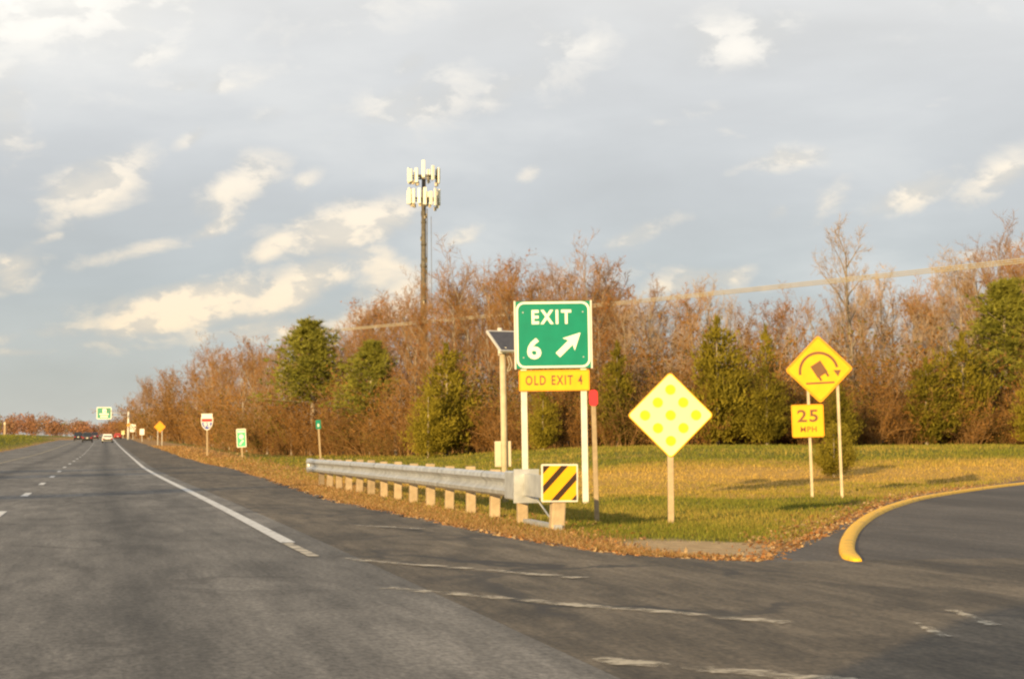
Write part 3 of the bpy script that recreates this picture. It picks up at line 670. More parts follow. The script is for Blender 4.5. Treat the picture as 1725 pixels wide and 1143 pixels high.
def cedar(seed, H=6.0, Rm=1.25, n=7000, base=.04, power=.8, lm='cedar'):
    t = TreeMesh(seed); g = t.g
    t.tr.tube([Vector((0, 0, 0)), Vector((.03, 0, H * .5)), Vector((0, .02, H * .93))], [.11, .06, .015], 6, caps=False)
    sk = g.uniform(0, 6.28); nb = 95; per = n // nb; prof_ = lambda u: Rm * (1 - u) ** power * min(1, .5 + (u - base) * 4.5)
    for k in range(nb):                      # boughs: ragged clumps of sprays reaching out and up
        u = base + (1 - base) * (1 - math.sqrt(1 - .985 * (k + g.random()) / nb)); a = g.uniform(0, 6.28)
        ln = prof_(u) * g.uniform(.5, 1.2) * (1 + .28 * math.sin(a - sk) * (1 - u)) * (1.25 if g.random() < .12 else 1); rise = g.uniform(.25, .7) * ln
        tip = np.array([math.cos(a) * ln, math.sin(a) * ln, min(H * 1.0, u * H + rise)]); root = np.array([0, 0, u * H - .1]); cl = .10 + .155 * ln
        for j in range(per):
            f = .15 + .85 * math.sqrt(g.random()); p = root + (tip - root) * f + g.normal(0, cl * .75, 3) * [1, 1, .9]
            p[2] = max(p[2], .05)
            d = unit((tip - root) / (ln + .3) * .6 + np.array([0, 0, .6]) + g.normal(0, .45, 3)); t.spike(p, p + d * g.uniform(.14, .34) * (1.1 - .4 * u), g.uniform(.05, .095))
    for j in range(int(n * .02)):
        p = np.array([g.normal(0, .06), g.normal(0, .06), H * g.uniform(.84, .97)]); t.spike(p, p + np.array([g.normal(0, .06), g.normal(0, .06), g.uniform(.12, .3)]), .06)
    return t.meshes([MT[lm]], 'cedar')
def pine(seed, H=9.0, Rm=2.3, low=.3, lm='pine'):
    t = TreeMesh(seed); g = t.g
    tp = path(g, [0, 0, 0], [0, 0, 1], H * .96, 8, .02, .05)
    t.tr.tube([Vector(p) for p in tp], [.15 * (1 - .9 * i / 8) for i in range(9)], 7, caps=False)
    nw = 15
    for w in range(nw):
        u = low + (1 - low) * w / nw; zz = u * H * .96
        for b in range(5 if w < nw - 2 else 4):
            a = w * 1.1 + b * 2 * math.pi / 5 + g.normal(0, .25); ln = Rm * (1.02 - (u - low) / (1 - low)) ** .75 * g.uniform(.6, 1.15); e = R(g.uniform(2, 22) + 30 * (u - low))
            i = min(7, int(u * 8)); p0 = np.array([tp[i][0], tp[i][1], zz])
            bp = path(g, p0, [math.cos(a) * math.cos(e), math.sin(a) * math.cos(e), math.sin(e)], ln, 4, .08, .06)
            t.tr.tube([Vector(q) for q in bp], [.03 * (1 - .2 * q) for q in range(5)], 3, caps=False)
            for c in range(34):
                f = g.uniform(.25, 1.03); j = min(3, int(f * 4)); q = bp[j] + (bp[j + 1] - bp[j]) * (f * 4 - j) + g.normal(0, .17, 3) * [1.3, 1.3, .8] * (.5 + ln * .4)
                dd = unit(unit(bp[j + 1] - bp[j]) + g.normal(0, .5, 3) + [0, 0, .4])
                for s_ in range(9):
                    d = unit(dd + g.normal(0, .55, 3)); t.spike(q, q + d * g.uniform(.16, .36), .045)
    return t.meshes([MT[lm]], 'pine')

PB = [bare_tree(11), bare_tree(12, fork=True, n1=9), bare_tree(13, spread=.38, low=.32), bare_tree(14, leaf=.10), bare_tree(15, leaf=.22, spread=.36), bare_tree(16, spread=.27, low=.4), bare_tree(17, fork=True, n1=9, leaf=.06)]
PP = [bare_tree(21, twig='pale_twig', low=.38), bare_tree(22, twig='pale_twig', fork=True, n1=8, low=.35)]
PSH = [shrub(31), shrub(32, leaf=.5), shrub(33, leaf=1.0), shrub(34, lm='olive', leaf=.9), shrub(35, H=3.0, stems=16, leaf=.35)]
PC = [cedar(41, power=.62), cedar(42, Rm=1.5, power=.62), cedar(43, Rm=1.75, power=.5), cedar(44, Rm=1.75, power=.6, base=.03), cedar(45, Rm=1.5, power=.6, n=9000), cedar(46, Rm=1.75, power=.55, n=8000)]
PPI = [pine(51, low=.40), pine(52, Rm=2.8, low=.34), pine(53, Rm=2.4, low=.34)]

def plant(name, meshes, parts, x, y, H, H0, label, cat, group=None, rz=0.0, fat=1.0, lean=0.0):
    z = float(ground(x, y)) - .03
    o = thing(name, label, cat, (x, y, z), rz, lean, group); k = H / H0; o.scale = (k * fat, k * fat, k)
    for nm, me in zip(parts, meshes): link(bpy.data.objects.new(nm, me), o)
    return o
DF = [(150, 1000), (215, 640), (232, 520), (260, 430), (300, 330), (345, 240), (400, 172), (470, 143), (560, 130), (700, 117), (800, 105), (950, 93), (1150, 87), (1400, 88), (1725, 93), (1900, 96)]
TOP = [(200, 700), (222, 672), (240, 635), (300, 610), (360, 585), (400, 566), (470, 566), (540, 550), (580, 535), (610, 508), (660, 505), (700, 470), (760, 455), (850, 432), (1000, 428), (1045, 440), (1100, 455), (1180, 462), (1250, 505), (1330, 505), (1400, 470), (1500, 445), (1600, 452), (1650, 400), (1725, 396), (1900, 400)]
def df(px): return float(np.interp(px, *zip(*DF)))
def topy(px): return float(np.interp(px, *zip(*TOP)))
ZN = [(250, 'at the woods far left end'), (300, 'far off behind the orange diamond'), (345, 'left of the route shield'), (395, 'between the two small left signs'), (440, 'just right of the green service sign'), (500, 'left of the tallest left pine'),
      (560, 'behind the tallest left pine'), (600, 'between the two left pines'), (650, 'behind the broad green pine'), (705, 'just left of the cell tower'), (760, 'just right of the cell tower'), (820, 'right of the dark left cedar'), (875, 'behind the solar pole'),
      (935, 'left behind the exit sign'), (1000, 'right behind the exit sign'), (1060, 'just right of the exit sign'), (1130, 'above left of the dotted diamond'), (1190, 'above right of the dotted diamond'), (1250, 'behind the tall pointed cedar'), (1330, 'behind the rounded cedar'),
      (1390, 'left behind the truck sign'), (1450, 'right behind the truck sign'), (1520, 'right of the truck sign'), (1590, 'left of the right pine'), (1660, 'behind the large right pine'), (9999, 'at the right edge of the picture')]
def spot(px):
    for lim, s_ in ZN:
        if px < lim: return s_
def woods():
    g = random.Random(77)
    for (row, step, off, frac, jit) in (('f', 40, 4, .60, .16), ('m', 30, 11, .86, .13), ('b', 27, 22, 1.0, .07), ('c', 46, 34, .93, .08)):
        px = 214
        while px < 1800:
            q = px + g.uniform(-9, 9); d = df(q) + off + g.uniform(-3, 3) + (max(0, d_ - 150) * .05 if (d_ := df(q)) > 150 else 0)
            x, y = at(q, d); z = float(ground(x, y)); f = frac * (1 + g.uniform(-jit, jit * .5))
            if row in 'fm' and 1080 < q < 1600: f *= .9
            yb = HZ + (EYE - z) / d * F; yt = yb + (topy(q) - yb) * f; H = max(2.5, (HZ - yt) / F * d + EYE - z)
            where = spot(q)
            rust = g.random() < (.5 if q < 1050 else .22)
            ms = g.choice(PB[3:5] if rust else PB[:3] + PB[5:])
            if q > 1060 and g.random() < .4: ms = g.choice(PP)
            kind = {'f': 'low front ', 'm': 'mid height ', 'b': 'tall rear ', 'c': 'rearmost '}[row] + ('pale bare tree ' if ms in PP else 'bare brown tree ' if ms not in PB[3:5] else 'rusty leaved tree ')
            plant('bare_tree', ms, ('trunk', 'crown'), x, y, H, 10.2, kind + where, 'tree', 'leafless trees of the roadside woods', g.uniform(0, 6.28), g.uniform(.85, 1.15), g.uniform(-.04, .04))
            px += step * g.uniform(.75, 1.25) * (1.55 if 1090 < px < 1640 and row != 'f' else .72 if px < 680 and row != 'c' else 1)
    for (step, off, hh) in ((15, 0, 2.5), (17, 2.5, 3.6), (24, 7, 4.6)):
        px = 216
        while px < 1800:
            q = px + g.uniform(-5, 5); d = df(q) + off + g.uniform(-1.2, 1.2); x, y = at(q, d); H = hh * g.uniform(.65, 1.3) * min(1.9, max(1, d / 120))
            ms = g.choice(PSH); where = spot(q); kind = {0: 'low front ', 2.5: 'middle ', 7: 'tall rear '}[off] + {0: 'brown leafy shrub ', 1: 'thin brown shrub ', 2: 'dense rusty shrub ', 3: 'olive green shrub ', 4: 'bare twiggy shrub '}[PSH.index(ms)]
            plant('shrub', ms, ('stems', 'foliage'), x, y, H, 3.0, kind + where, 'shrub', 'shrubs along the edge of the roadside woods', g.uniform(0, 6.28), g.uniform(.9, 1.35))
            px += step * g.uniform(.8, 1.25)
woods()
def tell_apart():
    d = {}
    for o in COL.objects:
        if o.get('group') in ('shrubs along the edge of the roadside woods', 'leafless trees of the roadside woods'): d.setdefault(o['label'], []).append(o)
    for lb, os_ in d.items():
        os_.sort(key=lambda o: o.location.x / o.location.y); n = len(os_)
        if n < 2: continue
        words = {2: ['left of two', 'right of two'], 3: ['leftmost of three', 'middle of three', 'rightmost of three']}.get(n, ['leftmost of %d' % n] + ['%dth from left' % i for i in range(2, n)] + ['rightmost of %d' % n])
        for o, w_ in zip(os_, words): o['label'] = lb + ', ' + w_
    for o in COL.objects:
        if len(str(o.get('label', '')).split()) > 16: print('LONG', o['label'])
tell_apart()
# evergreens that can be told apart: (kind, mesh, column, foot depth offset, top y, half-width px, label)
def evergreen(nm, ms, H0, R0, px, d, ytop, halfw, label, rz, ybase=None):
    x, y = at(px, d); z = float(ground(x, y)); H = (HZ - ytop) / F * d + EYE - z
    wr = halfw / F * d; o = plant(nm, ms, ('trunk', 'crown'), x, y, H, H0, label, 'tree', None, rz, 1.0)
    k = wr / R0; o.scale = (k, k, H / H0)
evergreen('pine_tree', PPI[0], 9, 2.3, 527, 137, 530, 92, 'tall light green pine left of the cell tower, tallest of the left evergreens', .4)
evergreen('pine_tree', PPI[1], 9, 2.8, 625, 127, 566, 84, 'broad green pine between the tallest left pine and the dark cedar', 1.9)
evergreen('cedar_tree', PC[1], 6, 1.5, 752, 104, 572, 58, 'dark olive cedar just left of the solar panel pole', .3)
evergreen('cedar_tree', PC[3], 6, 1.75, 722, 102, 648, 42, 'small olive cedar at the left foot of the dark cedar', 2.3)
evergreen('cedar_tree', PC[0], 6, 1.25, 1040, 90, 572, 36, 'rusty green cedar half hidden right of the exit sign', 2.0)
evergreen('cedar_tree', PC[4], 6, 1.5, 1208, 86, 528, 62, 'tall pointed cedar right of the dotted diamond sign', 1.0)
evergreen('cedar_tree', PC[2], 6, 1.75, 1292, 85, 612, 48, 'rounded olive cedar between the dotted diamond and the truck sign', 2.7)
evergreen('cedar_tree', PC[0], 6, 1.25, 1290, 94, 540, 28, 'narrow cedar with brownish crown behind the rounded olive cedar', .1)
evergreen('cedar_tree', PC[1], 6, 1.5, 1560, 90, 598, 50, 'dark cedar standing left of the pine at right', 1.3)
evergreen('cedar_tree', PC[5], 6, 1.75, 1622, 92, 556, 62, 'olive cedar at the foot of the pine at right', .7)
evergreen('pine_tree', PPI[2], 9, 2.4, 1692, 97, 458, 120, 'large light green pine near the right edge of the picture', 2.1)
evergreen('cedar_tree', PC[1], 6, 1.5, 1742, 90, 596, 40, 'cedar cut by the right edge of the picture', .9)
evergreen('cedar_tree', PC[3], 6, 1.75, 1412, 84, 640, 38, 'olive cedar hidden behind the posts of the truck sign', 1.6)
evergreen('cedar_tree', PC[2], 6, 1.75, 915, 91, 655, 36, 'low olive cedar seen between the exit sign posts', 3.0)
# single tall pale tree behind the truck sign
x, y = at(1437, 96); z = float(ground(x, y))
plant('bare_tree', bare_tree(71, twig='pale_twig', tr=.2, spread=.26, low=.36, n1=12), ('trunk', 'crown'), x, y, (HZ - 360) / F * 96 + EYE - z, 10.2, 'tallest pale bare tree, sticking up above the truck sign', 'tree', None, 1.1, .9, -.015)
x, y = at(1648, 104); z = float(ground(x, y))
plant('bare_tree', PB[2], ('trunk', 'crown'), x, y, (HZ - 396) / F * 104 + EYE - z, 10.2, 'wide fan shaped bare tree above the pine at right', 'tree', None, .5, 1.1)
# lone evergreen bush out in the field
bx_, by_ = gp(1405, 800)
o = plant('evergreen_bush', cedar(61, 6, 1.9, 9000, .04, .5), ('trunk', 'crown'), bx_, by_, 2.15, 6, 'small dark evergreen bush alone in the field behind the truck sign posts', 'bush', None, .8)
kb = F / by_; o.scale = (38 / kb / 1.75, 38 / kb / 1.75, 97 / kb / 6)

# far woods across the end of the road, too far to count
def far_woods():
    g = np.random.default_rng(9); T = []; C = []
    pal = np.array([[.27, .135, .07], [.30, .145, .075], [.24, .14, .075], [.25, .115, .065], [.16, .14, .05]])
    for k in range(230):
        px = g.uniform(-160, 262); d = g.uniform(820, 1250); x, y = at(px, d); H = g.uniform(7.5, 11.5) * (d / 950) * (1.08 if px < 90 else .85); w = g.uniform(2.6, 4.4)
        z0 = float(surf(x, y)); n = 230; col = pal[g.choice(5, p=[.3, .25, .2, .17, .08])] * g.uniform(.8, 1.15)
        u = g.normal(0, 1, (n, 3)); u /= np.linalg.norm(u, axis=1)[:, None]; r = g.random(n) ** .4
        c = u * r[:, None] * [w, w, H * .5] + [x, y, z0 + H * .5]
        a = g.normal(0, .42, (n, 3)); b = g.normal(0, .42, (n, 3))
        T.append(np.stack([c, c + a, c + b], 1)); C.append(np.repeat(col[None], n, 0) * g.uniform(.7, 1.25, (n, 1)))
    o = soup('far_woods', np.concatenate(T), np.concatenate(C), MT['far']); tag(o, 'band of reddish woods on the horizon at the end of the highway', 'woods', kind='stuff')
far_woods()

# ------------------------------------------------------------------ signs
LEAN = -R(1.3)
def basez(x, y): return float(ground(x, y))
def place(px, py):
    x, y = gp(px, py); return x, y, F / y
def face(x, y, extra=0.0):            # signs look back down the road, turned a touch to the driver
    return -math.atan2(x, y) * .35 + R(3) + extra
def disc(cx, cz, r, n=14): return [(cx + r * math.cos(2 * math.pi * k / n), cz + r * math.sin(2 * math.pi * k / n)) for k in range(n)]

# exit sign
def exit_sign():
    x, y, k = place(937, 846); z = basez(x, y); P = lambda px, py: ((px - 937) / k, (846 - py) / k)
    t = thing('exit_sign', 'large green gore sign reading EXIT 6 with a white arrow, on two white posts', 'sign', (x, y, z), face(x, y), -R(.9))
    for px in (886, 987):
        bx0 = (px - 937) / k
        bevel(MB().box((bx0, .05, 1.72), (.115, .075, 3.64)).build('post', MT['white_post'], t), .008)
    w, h = 131 / k, 113 / k; cx, cz = P(936.5, 562)
    pan = MB(); pan.plate(rrect(w * .975, h, .02, cx, cz), -.03, 0); p = pan.build('panel', MT['green'], t)
    b = MB(); frame_ring(b, rrect(w * .95, h * .985, .15, cx, cz), rrect(w * .95 - .075, h * .985 - .075, .12, cx, cz), -.036, -.030); b.build('border', MT['white'], p)
    for sx in (-1, 1): MB().box((cx + sx * w * .492, -.01, cz), (.03, .06, h * 1.02)).build('edge_bar', MT['white_post'], t)
    c = P(934, 532); lettering('EXIT', c[0], c[1], 24 / k, 67 / k, -.033, MT['white'], p, .032, space=1.3)
    c = P(904, 585); lettering('6', c[0], c[1], 36 / k, 24 / k, -.033, MT['white'], p, .03)
    ax, az = P(963, 578); a = MB(); L_, hw = .30, .058
    pts = [(-L_, -hw), (.04, -hw), (-.01, -.165), (.31, 0), (-.01, .165), (.04, hw), (-L_, hw)]
    a.plate([(ax + q[0], az + q[1]) for q in rot2(pts, R(44))], -.037, -.031); a.build('arrow', MT['white'], p)
    for px in (886, 987):
        for py in (524, 600): q = P(px, py); MB().plate(disc(q[0], q[1], .014, 8), -.040, -.0305).build('bolt', MT['galv'], p)
    cx, cz = P(937, 639); w, h = 119 / k, 35 / k
    s = MB(); s.plate(rrect(w, h, .03, cx, cz), -.035, .0); s = s.build('supplementary_plate', MT['yellow'], t); s['label'] = 'amber plate reading OLD EXIT 4 under the green panel'
    b = MB(); frame_ring(b, rrect(w, h, .03, cx, cz), rrect(w - .05, h - .05, .02, cx, cz), -.040, -.0352); b.build('border', MT['amber'], s)
    c = P(936.5, 638.5); lettering('OLD EXIT 4', c[0], c[1], 16.5 / k, 96 / k, -.037, MT['soft_print'], s, .02, space=1.25)
exit_sign()

# dotted diamond
def dotted_diamond():
    x, y, k = place(1131, 878); z = basez(x, y)
    t = thing('diamond_object_marker', 'pale yellow diamond sign with nine yellow dots on a single wooden post', 'sign', (x, y, z), face(x, y), -R(.3))
    bevel(MB().box((0, .05, .93), (.085, .085, 1.90)).build('post', MT['wood_post'], t), .006)
    cz = (878 - 696) / k; sd = 103 / k
    pts = rot2(rrect(sd, sd, .05, 0, cz), R(45), 0, cz); p = MB().plate(pts, -.012, .006).build('panel', MT['pale_yellow'], t)
    b = MB(); frame_ring(b, pts, rot2(rrect(sd - .03, sd - .03, .045, 0, cz), R(45), 0, cz), -.015, -.0125); b.build('border', MT['yellow'], p)
    g = sd * .295
    for i in (-1, 0, 1):
        for j in (-1, 0, 1):
            q = rot2([(i * g, cz + j * g)], R(45), 0, cz)[0]; MB().plate(disc(q[0], q[1], .073, 18), -.024, -.0125).build('reflector', MT['dot_yellow'], p)
dotted_diamond()

# tipping truck sign
def truck_sign():
    x, y, k = place(1394, 835); z = basez(x, y); P = lambda px, py: ((px - 1394) / k, (835 - py) / k)
    t = thing('truck_rollover_sign', 'yellow diamond sign with a tipping truck under a curved arrow, on two posts', 'sign', (x, y, z), face(x, y), -R(1.8))
    for px, top in ((1369, 640), (1419, 620)):
        bx0 = (px - 1394) / k; h = (835 - top) / k; bevel(MB().box((bx0, .05, h / 2 - .1), (.055, .05, h + .2)).build('post', MT['tan_post'], t), .004)
    cx, cz = P(1386, 619.5); cx += .03; sd = 81 / k
    D = lambda ss, r: rot2(rrect(ss, ss, r, cx, cz), R(45), cx, cz)
    p = MB().plate(D(sd, .06), -.012, .006).build('panel', MT['yellow'], t)
    b = MB(); frame_ring(b, D(sd, .06), D(sd - .025, .055), -.0155, -.0125); b.build('rim', MT['amber'], p)
    b = MB(); frame_ring(b, D(sd - .05, .05), D(sd - .068, .045), -.0152, -.0122); b.build('border', MT['brown_print'], p)
    q = 1 / k; ar = MB(); oc = (cx - .01, cz - 4 * q); ro, ri = 34 * q, 29.5 * q
    arc = [R(188 - 176 * i / 24) for i in range(25)]
    for i in range(24):
        v = [(oc[0] + r_ * math.cos(a), oc[1] + r_ * math.sin(a)) for a, r_ in ((arc[i], ro), (arc[i + 1], ro), (arc[i + 1], ri), (arc[i], ri))]
        ar.plate(v, -.016, -.0125)
    e = (oc[0] + 31.5 * q, oc[1] - 3 * q); ar.plate([(e[0] - 7 * q, e[1] + 5 * q), (e[0] + 6 * q, e[1] + 5 * q), (e[0] + .5 * q, e[1] - 6 * q)], -.0165, -.0124)
    ar.build('curved_arrow', MT['soft_print'], p)
    tx, tz = cx + 1 * q, cz - 2 * q; A = R(31)
    m = MB(); rotp = lambda pts: rot2([(tx + a * q, tz + b_ * q) for a, b_ in pts], A, tx, tz)
    m.plate(rotp([(-10, -9), (10, -9), (10, 14), (-10, 14)]), -.0162, -.0124)
    m.plate(rotp([(-9, -16), (-5, -16), (-5, -9), (-9, -9)]), -.0161, -.0123); m.plate(rotp([(5, -16), (9, -16), (9, -9), (5, -9)]), -.0161, -.0123)
    m.build('truck_symbol', MT['soft_print'], p)
    m = MB(); m.plate([(cx - 23 * q, cz - 25 * q), (cx + 25 * q, cz - 24 * q), (cx + 25 * q, cz - 21 * q), (cx - 23 * q, cz - 22 * q)], -.016, -.0124); m.build('ground_line', MT['soft_print'], p)
    cx2, cz2 = P(1365, 705.5); cx2 += .01; w, h = 54 / k, 55 / k
    s = MB().plate(rrect(w, h, .04, cx2, cz2), -.014, .006).build('speed_plate', MT['yellow'], t); s['label'] = 'square yellow plate reading 25 MPH on the left post'
    b = MB(); frame_ring(b, rrect(w, h, .04, cx2, cz2), rrect(w - .04, h - .04, .03, cx2, cz2), -.0175, -.0145); b.build('border', MT['amber'], s)
    lettering('25', cx2, cz2 + 8.5 * q, 21 * q, 35 * q, -.0165, MT['soft_print'], s, .02)
    lettering('MPH', cx2 + .01, cz2 - 14 * q, 9 * q, 27 * q, -.0165, MT['brown_print'], s, .012)
truck_sign()

# red topped delineator post
def red_post():
    x, y, k = place(1006, 877); z = basez(x, y)
    t = thing('delineator_post', 'thin wooden post with a red reflector plate beside the exit sign', 'post', (x, y, z), face(x, y), -R(1.6))
    bevel(MB().box((0, .03, .88), (.068, .05, 1.86)).build('post', MT['wood_post'], t), .006)
    MB().plate(rrect(14.5 / k, 27 / k, .05, 0, (877 - 667) / k), -.012, .004).build('reflector', MT['red'], t)
red_post()

# solar pole
def solar_pole():
    x, y = at(851, 36.5); k = F / y; z = basez(x, y); yb = HZ + (EYE - z) * k; Hh = (yb - 592) / k
    t = thing('solar_pole', 'slim cream pole with a tilted dark solar panel, left of the exit sign', 'pole', (x, y, z), face(x, y), -R(1.0))
    MB().tube([(0, 0, -.2), (0, 0, Hh)], .062, 12).build('pole', MT['tan_post'], t, True)
    MB().tube([(-.03, .40, Hh - .06), (-.03, .40, (yb - 550) / k)], .045, 10).build('back_mast', MT['white_post'], t, True)
    c0 = Vector(((828 - 851) / k, .12, (yb - 557) / k)); A_ = Vector((.72, .46, 0)); B_ = Vector((.23, -.35, -.385)); N_ = A_.cross(B_).normalized()
    def slab(m, p, a, b_, th): m.add([p, p + a, p + a + b_, p + b_, p + N_ * th, p + a + N_ * th, p + a + b_ + N_ * th, p + b_ + N_ * th], [(0, 1, 2, 3), (7, 6, 5, 4), (0, 4, 5, 1), (1, 5, 6, 2), (2, 6, 7, 3), (3, 7, 4, 0)])
    m = MB(); slab(m, c0, A_, B_, .03); pn = m.build('solar_panel', MT['solar'], t)
    fr = MB(); q0 = c0 - N_ * .006; a1, b1 = A_.normalized() * .028, B_.normalized() * .028
    slab(fr, q0 - a1, a1 * 1.02, B_, .045); slab(fr, q0 + A_ * .999, a1, B_, .045); slab(fr, q0 - a1 - b1, A_ + a1 * 2, b1, .045); slab(fr, q0 - a1 + B_, A_ + a1 * 2, b1, .045)
    fr.build('frame', MT['alu'], pn)
    MB().box((-.01, .20, Hh - .03), (.05, .46, .05)).build('bracket_arm', MT['tan_post'], t)
    MB().box((-.01, -.03, Hh + .02), (.16, .16, .12)).build('bracket', MT['white_post'], t)
    zc = (yb - 764) / k
    for dx, w in ((-.115, .13), (.10, .075)):
        c = bevel(MB().box((dx, .10, zc), (w, .14, .50)).build('cabinet', MT['cabinet'], t), .01)
        MB().box((dx, .026, zc), (w * .8, .008, .44)).build('cabinet_door', MT['cabinet'], c)
    for i, ph in enumerate((0, .05)):
        MB().tube([(.03 + ph, .06, Hh - .02), (.10 + ph, .03, Hh - .12), (.13 + ph, .02, Hh - .26), (.09 + ph, .03, Hh - .36), (.05, .05, Hh - .40)], .007, 5).build('cable', MT['cabinet'], t)
solar_pole()

# ------------------------------------------------------------------ guardrail
def guardrail():
    l0 = 5.92; s0, s1 = 26.3, 51.0; n = 14
    x0, y0 = xy(s0, l0); z0 = basez(x0, y0)
    t = thing('guardrail', 'galvanised steel guardrail on wooden posts along the shoulder', 'guardrail', (x0, y0, z0), -TH * -1.0)
    t.rotation_euler = (0, 0, -TH)        # local y along the road, local x to the right
    inv = Matrix.Rotation(TH, 4, 'Z')
    def loc(s, l=l0):
        x, y = xy(s, l); v = inv @ Vector((x - x0, y - y0, basez(x, y) - z0)); return v
    sec = [(-.02, .0), (-.075, .035), (-.085, .09), (-.03, .135), (-.005, .16), (-.005, .195), (-.03, .22), (-.085, .265), (-.075, .32), (-.02, .355)]
    sec2 = [(a + .006, b) for a, b in reversed(sec)]
    ring = sec + sec2; m = len(ring); v = []; ss = np.linspace(s0 - .35, s1 + 1.6, 40)
    for s in ss:
        p = loc(s); v += [(p.x - .11 + a, p.y, p.z + .385 + b) for a, b in ring]
    f = [(i * m + k, i * m + (k + 1) % m, (i + 1) * m + (k + 1) % m, (i + 1) * m + k) for i in range(len(ss) - 1) for k in range(m)] + [tuple(range(m)), tuple(range((len(ss) - 1) * m, len(ss) * m))]
    MB().add(v, f).build('beam', MT['galv'], t)
    # splice laps along the beam
    for s in np.linspace(s0 + 1.9, s1, 7):
        v = []
        for q in (s - .16, s + .16):
            p = loc(q); v += [(p.x - .116 + a, p.y, p.z + .383 + b * 1.01) for a, b in sec]
        MB().add(v, [(k, k + 1, k + 11, k + 10) for k in range(9)]).build('splice', MT['galv'], t)
    e = loc(s1 + 1.6); b = MB(); b.tube([(e.x - .09, e.y + .02, e.z + .37), (e.x - .09, e.y + .02, e.z + .75)], .09, 10); b.build('rounded_end', MT['galv'], t, True)
    r = random.Random(4)
    for i in range(n):
        p = loc(s0 + (s1 - s0) * i / (n - 1)); tall = .765 + r.uniform(-.012, .02)
        o = bevel(MB().box((p.x + .055, p.y, p.z + tall / 2 - .15), (.15, .14, tall + .3), rz=r.uniform(-.09, .09), rx=r.uniform(-.025, .025), ry=r.uniform(-.02, .02)).build('post', MT['wood_post'], t), .012)
        MB().box((p.x - .055, p.y, p.z + .57), (.07, .13, .33)).build('blockout', MT['wood_post'], o)
    # end terminal: crushing head, cable strut, breakaway post, striped face
    p = loc(s0 - .55); hd = bevel(MB().box((p.x - .08, p.y + .1, p.z + .565), (.30, .72, .40)).build('terminal_head', MT['galv'], t), .02)
    MB().box((p.x - .08, p.y - .29, p.z + .565), (.36, .03, .47)).build('face_plate', MT['galv'], hd)
    MB().tube([(p.x - .06, p.y - .262, p.z + .57), (p.x - .06, p.y - .32, p.z + .57)], .035, 10).build('bolt', MT['black'], hd)
    q = loc(s0 - 2.1)
    MB().tube([(p.x + .02, p.y - .3, p.z + .45), (q.x + .06, q.y + .1, q.z + .06)], .011, 8).build('anchor_cable', MT['galv'], t)
    MB().box(((p.x + q.x) / 2 + .03, (p.y + q.y) / 2, q.z + .05), (.10, 1.9, .07)).build('ground_strut', MT['galv'], t)
    bevel(MB().box((q.x + .05, q.y, q.z + .12), (.185, .17, .62), ry=R(3)).build('breakaway_post', MT['wood_post'], t), .02)
    MB().box((q.x - .10, q.y + .75, q.z + .58), (.05, 1.5, .30)).build('nose_rail', MT['galv'], t)
    # striped marker
    w = .50; c = (q.x + .055, q.z + .635); yy = q.y - .13
    mk = MB().plate(rrect(w, w, .015, *c), yy, yy + .012).build('striped_marker', MT['white_post'], t); mk['label'] = 'square yellow panel with black diagonal stripes on the guardrail nose'
    iw = w - .045
    MB().plate(rrect(iw, iw, .004, *c), yy - .003, yy - .0005).build('yellow_face', MT['yellow'], mk)
    hs = iw / 2
    def clip(poly):
        for ax, sg in ((0, 1), (0, -1), (1, 1), (1, -1)):
            o_ = []
            for i in range(len(poly)):
                a, b_ = poly[i], poly[(i + 1) % len(poly)]; fa, fb = hs - sg * a[ax], hs - sg * b_[ax]
                if fa >= 0: o_.append(a)
                if fa * fb < 0: u = fa / (fa - fb); o_.append((a[0] + (b_[0] - a[0]) * u, a[1] + (b_[1] - a[1]) * u))
            poly = o_
        return poly
    for off in (-.305, -.105, .105, .285):
        st = clip(rot2([(-1, off - .036), (1, off - .036), (1, off + .036), (-1, off + .036)], R(47)))
        if len(st) > 2: MB().plate([(c[0] + a, c[1] + b_) for a, b_ in st], yy - .006, yy - .0032).build('stripe', MT['black'], mk)
guardrail()

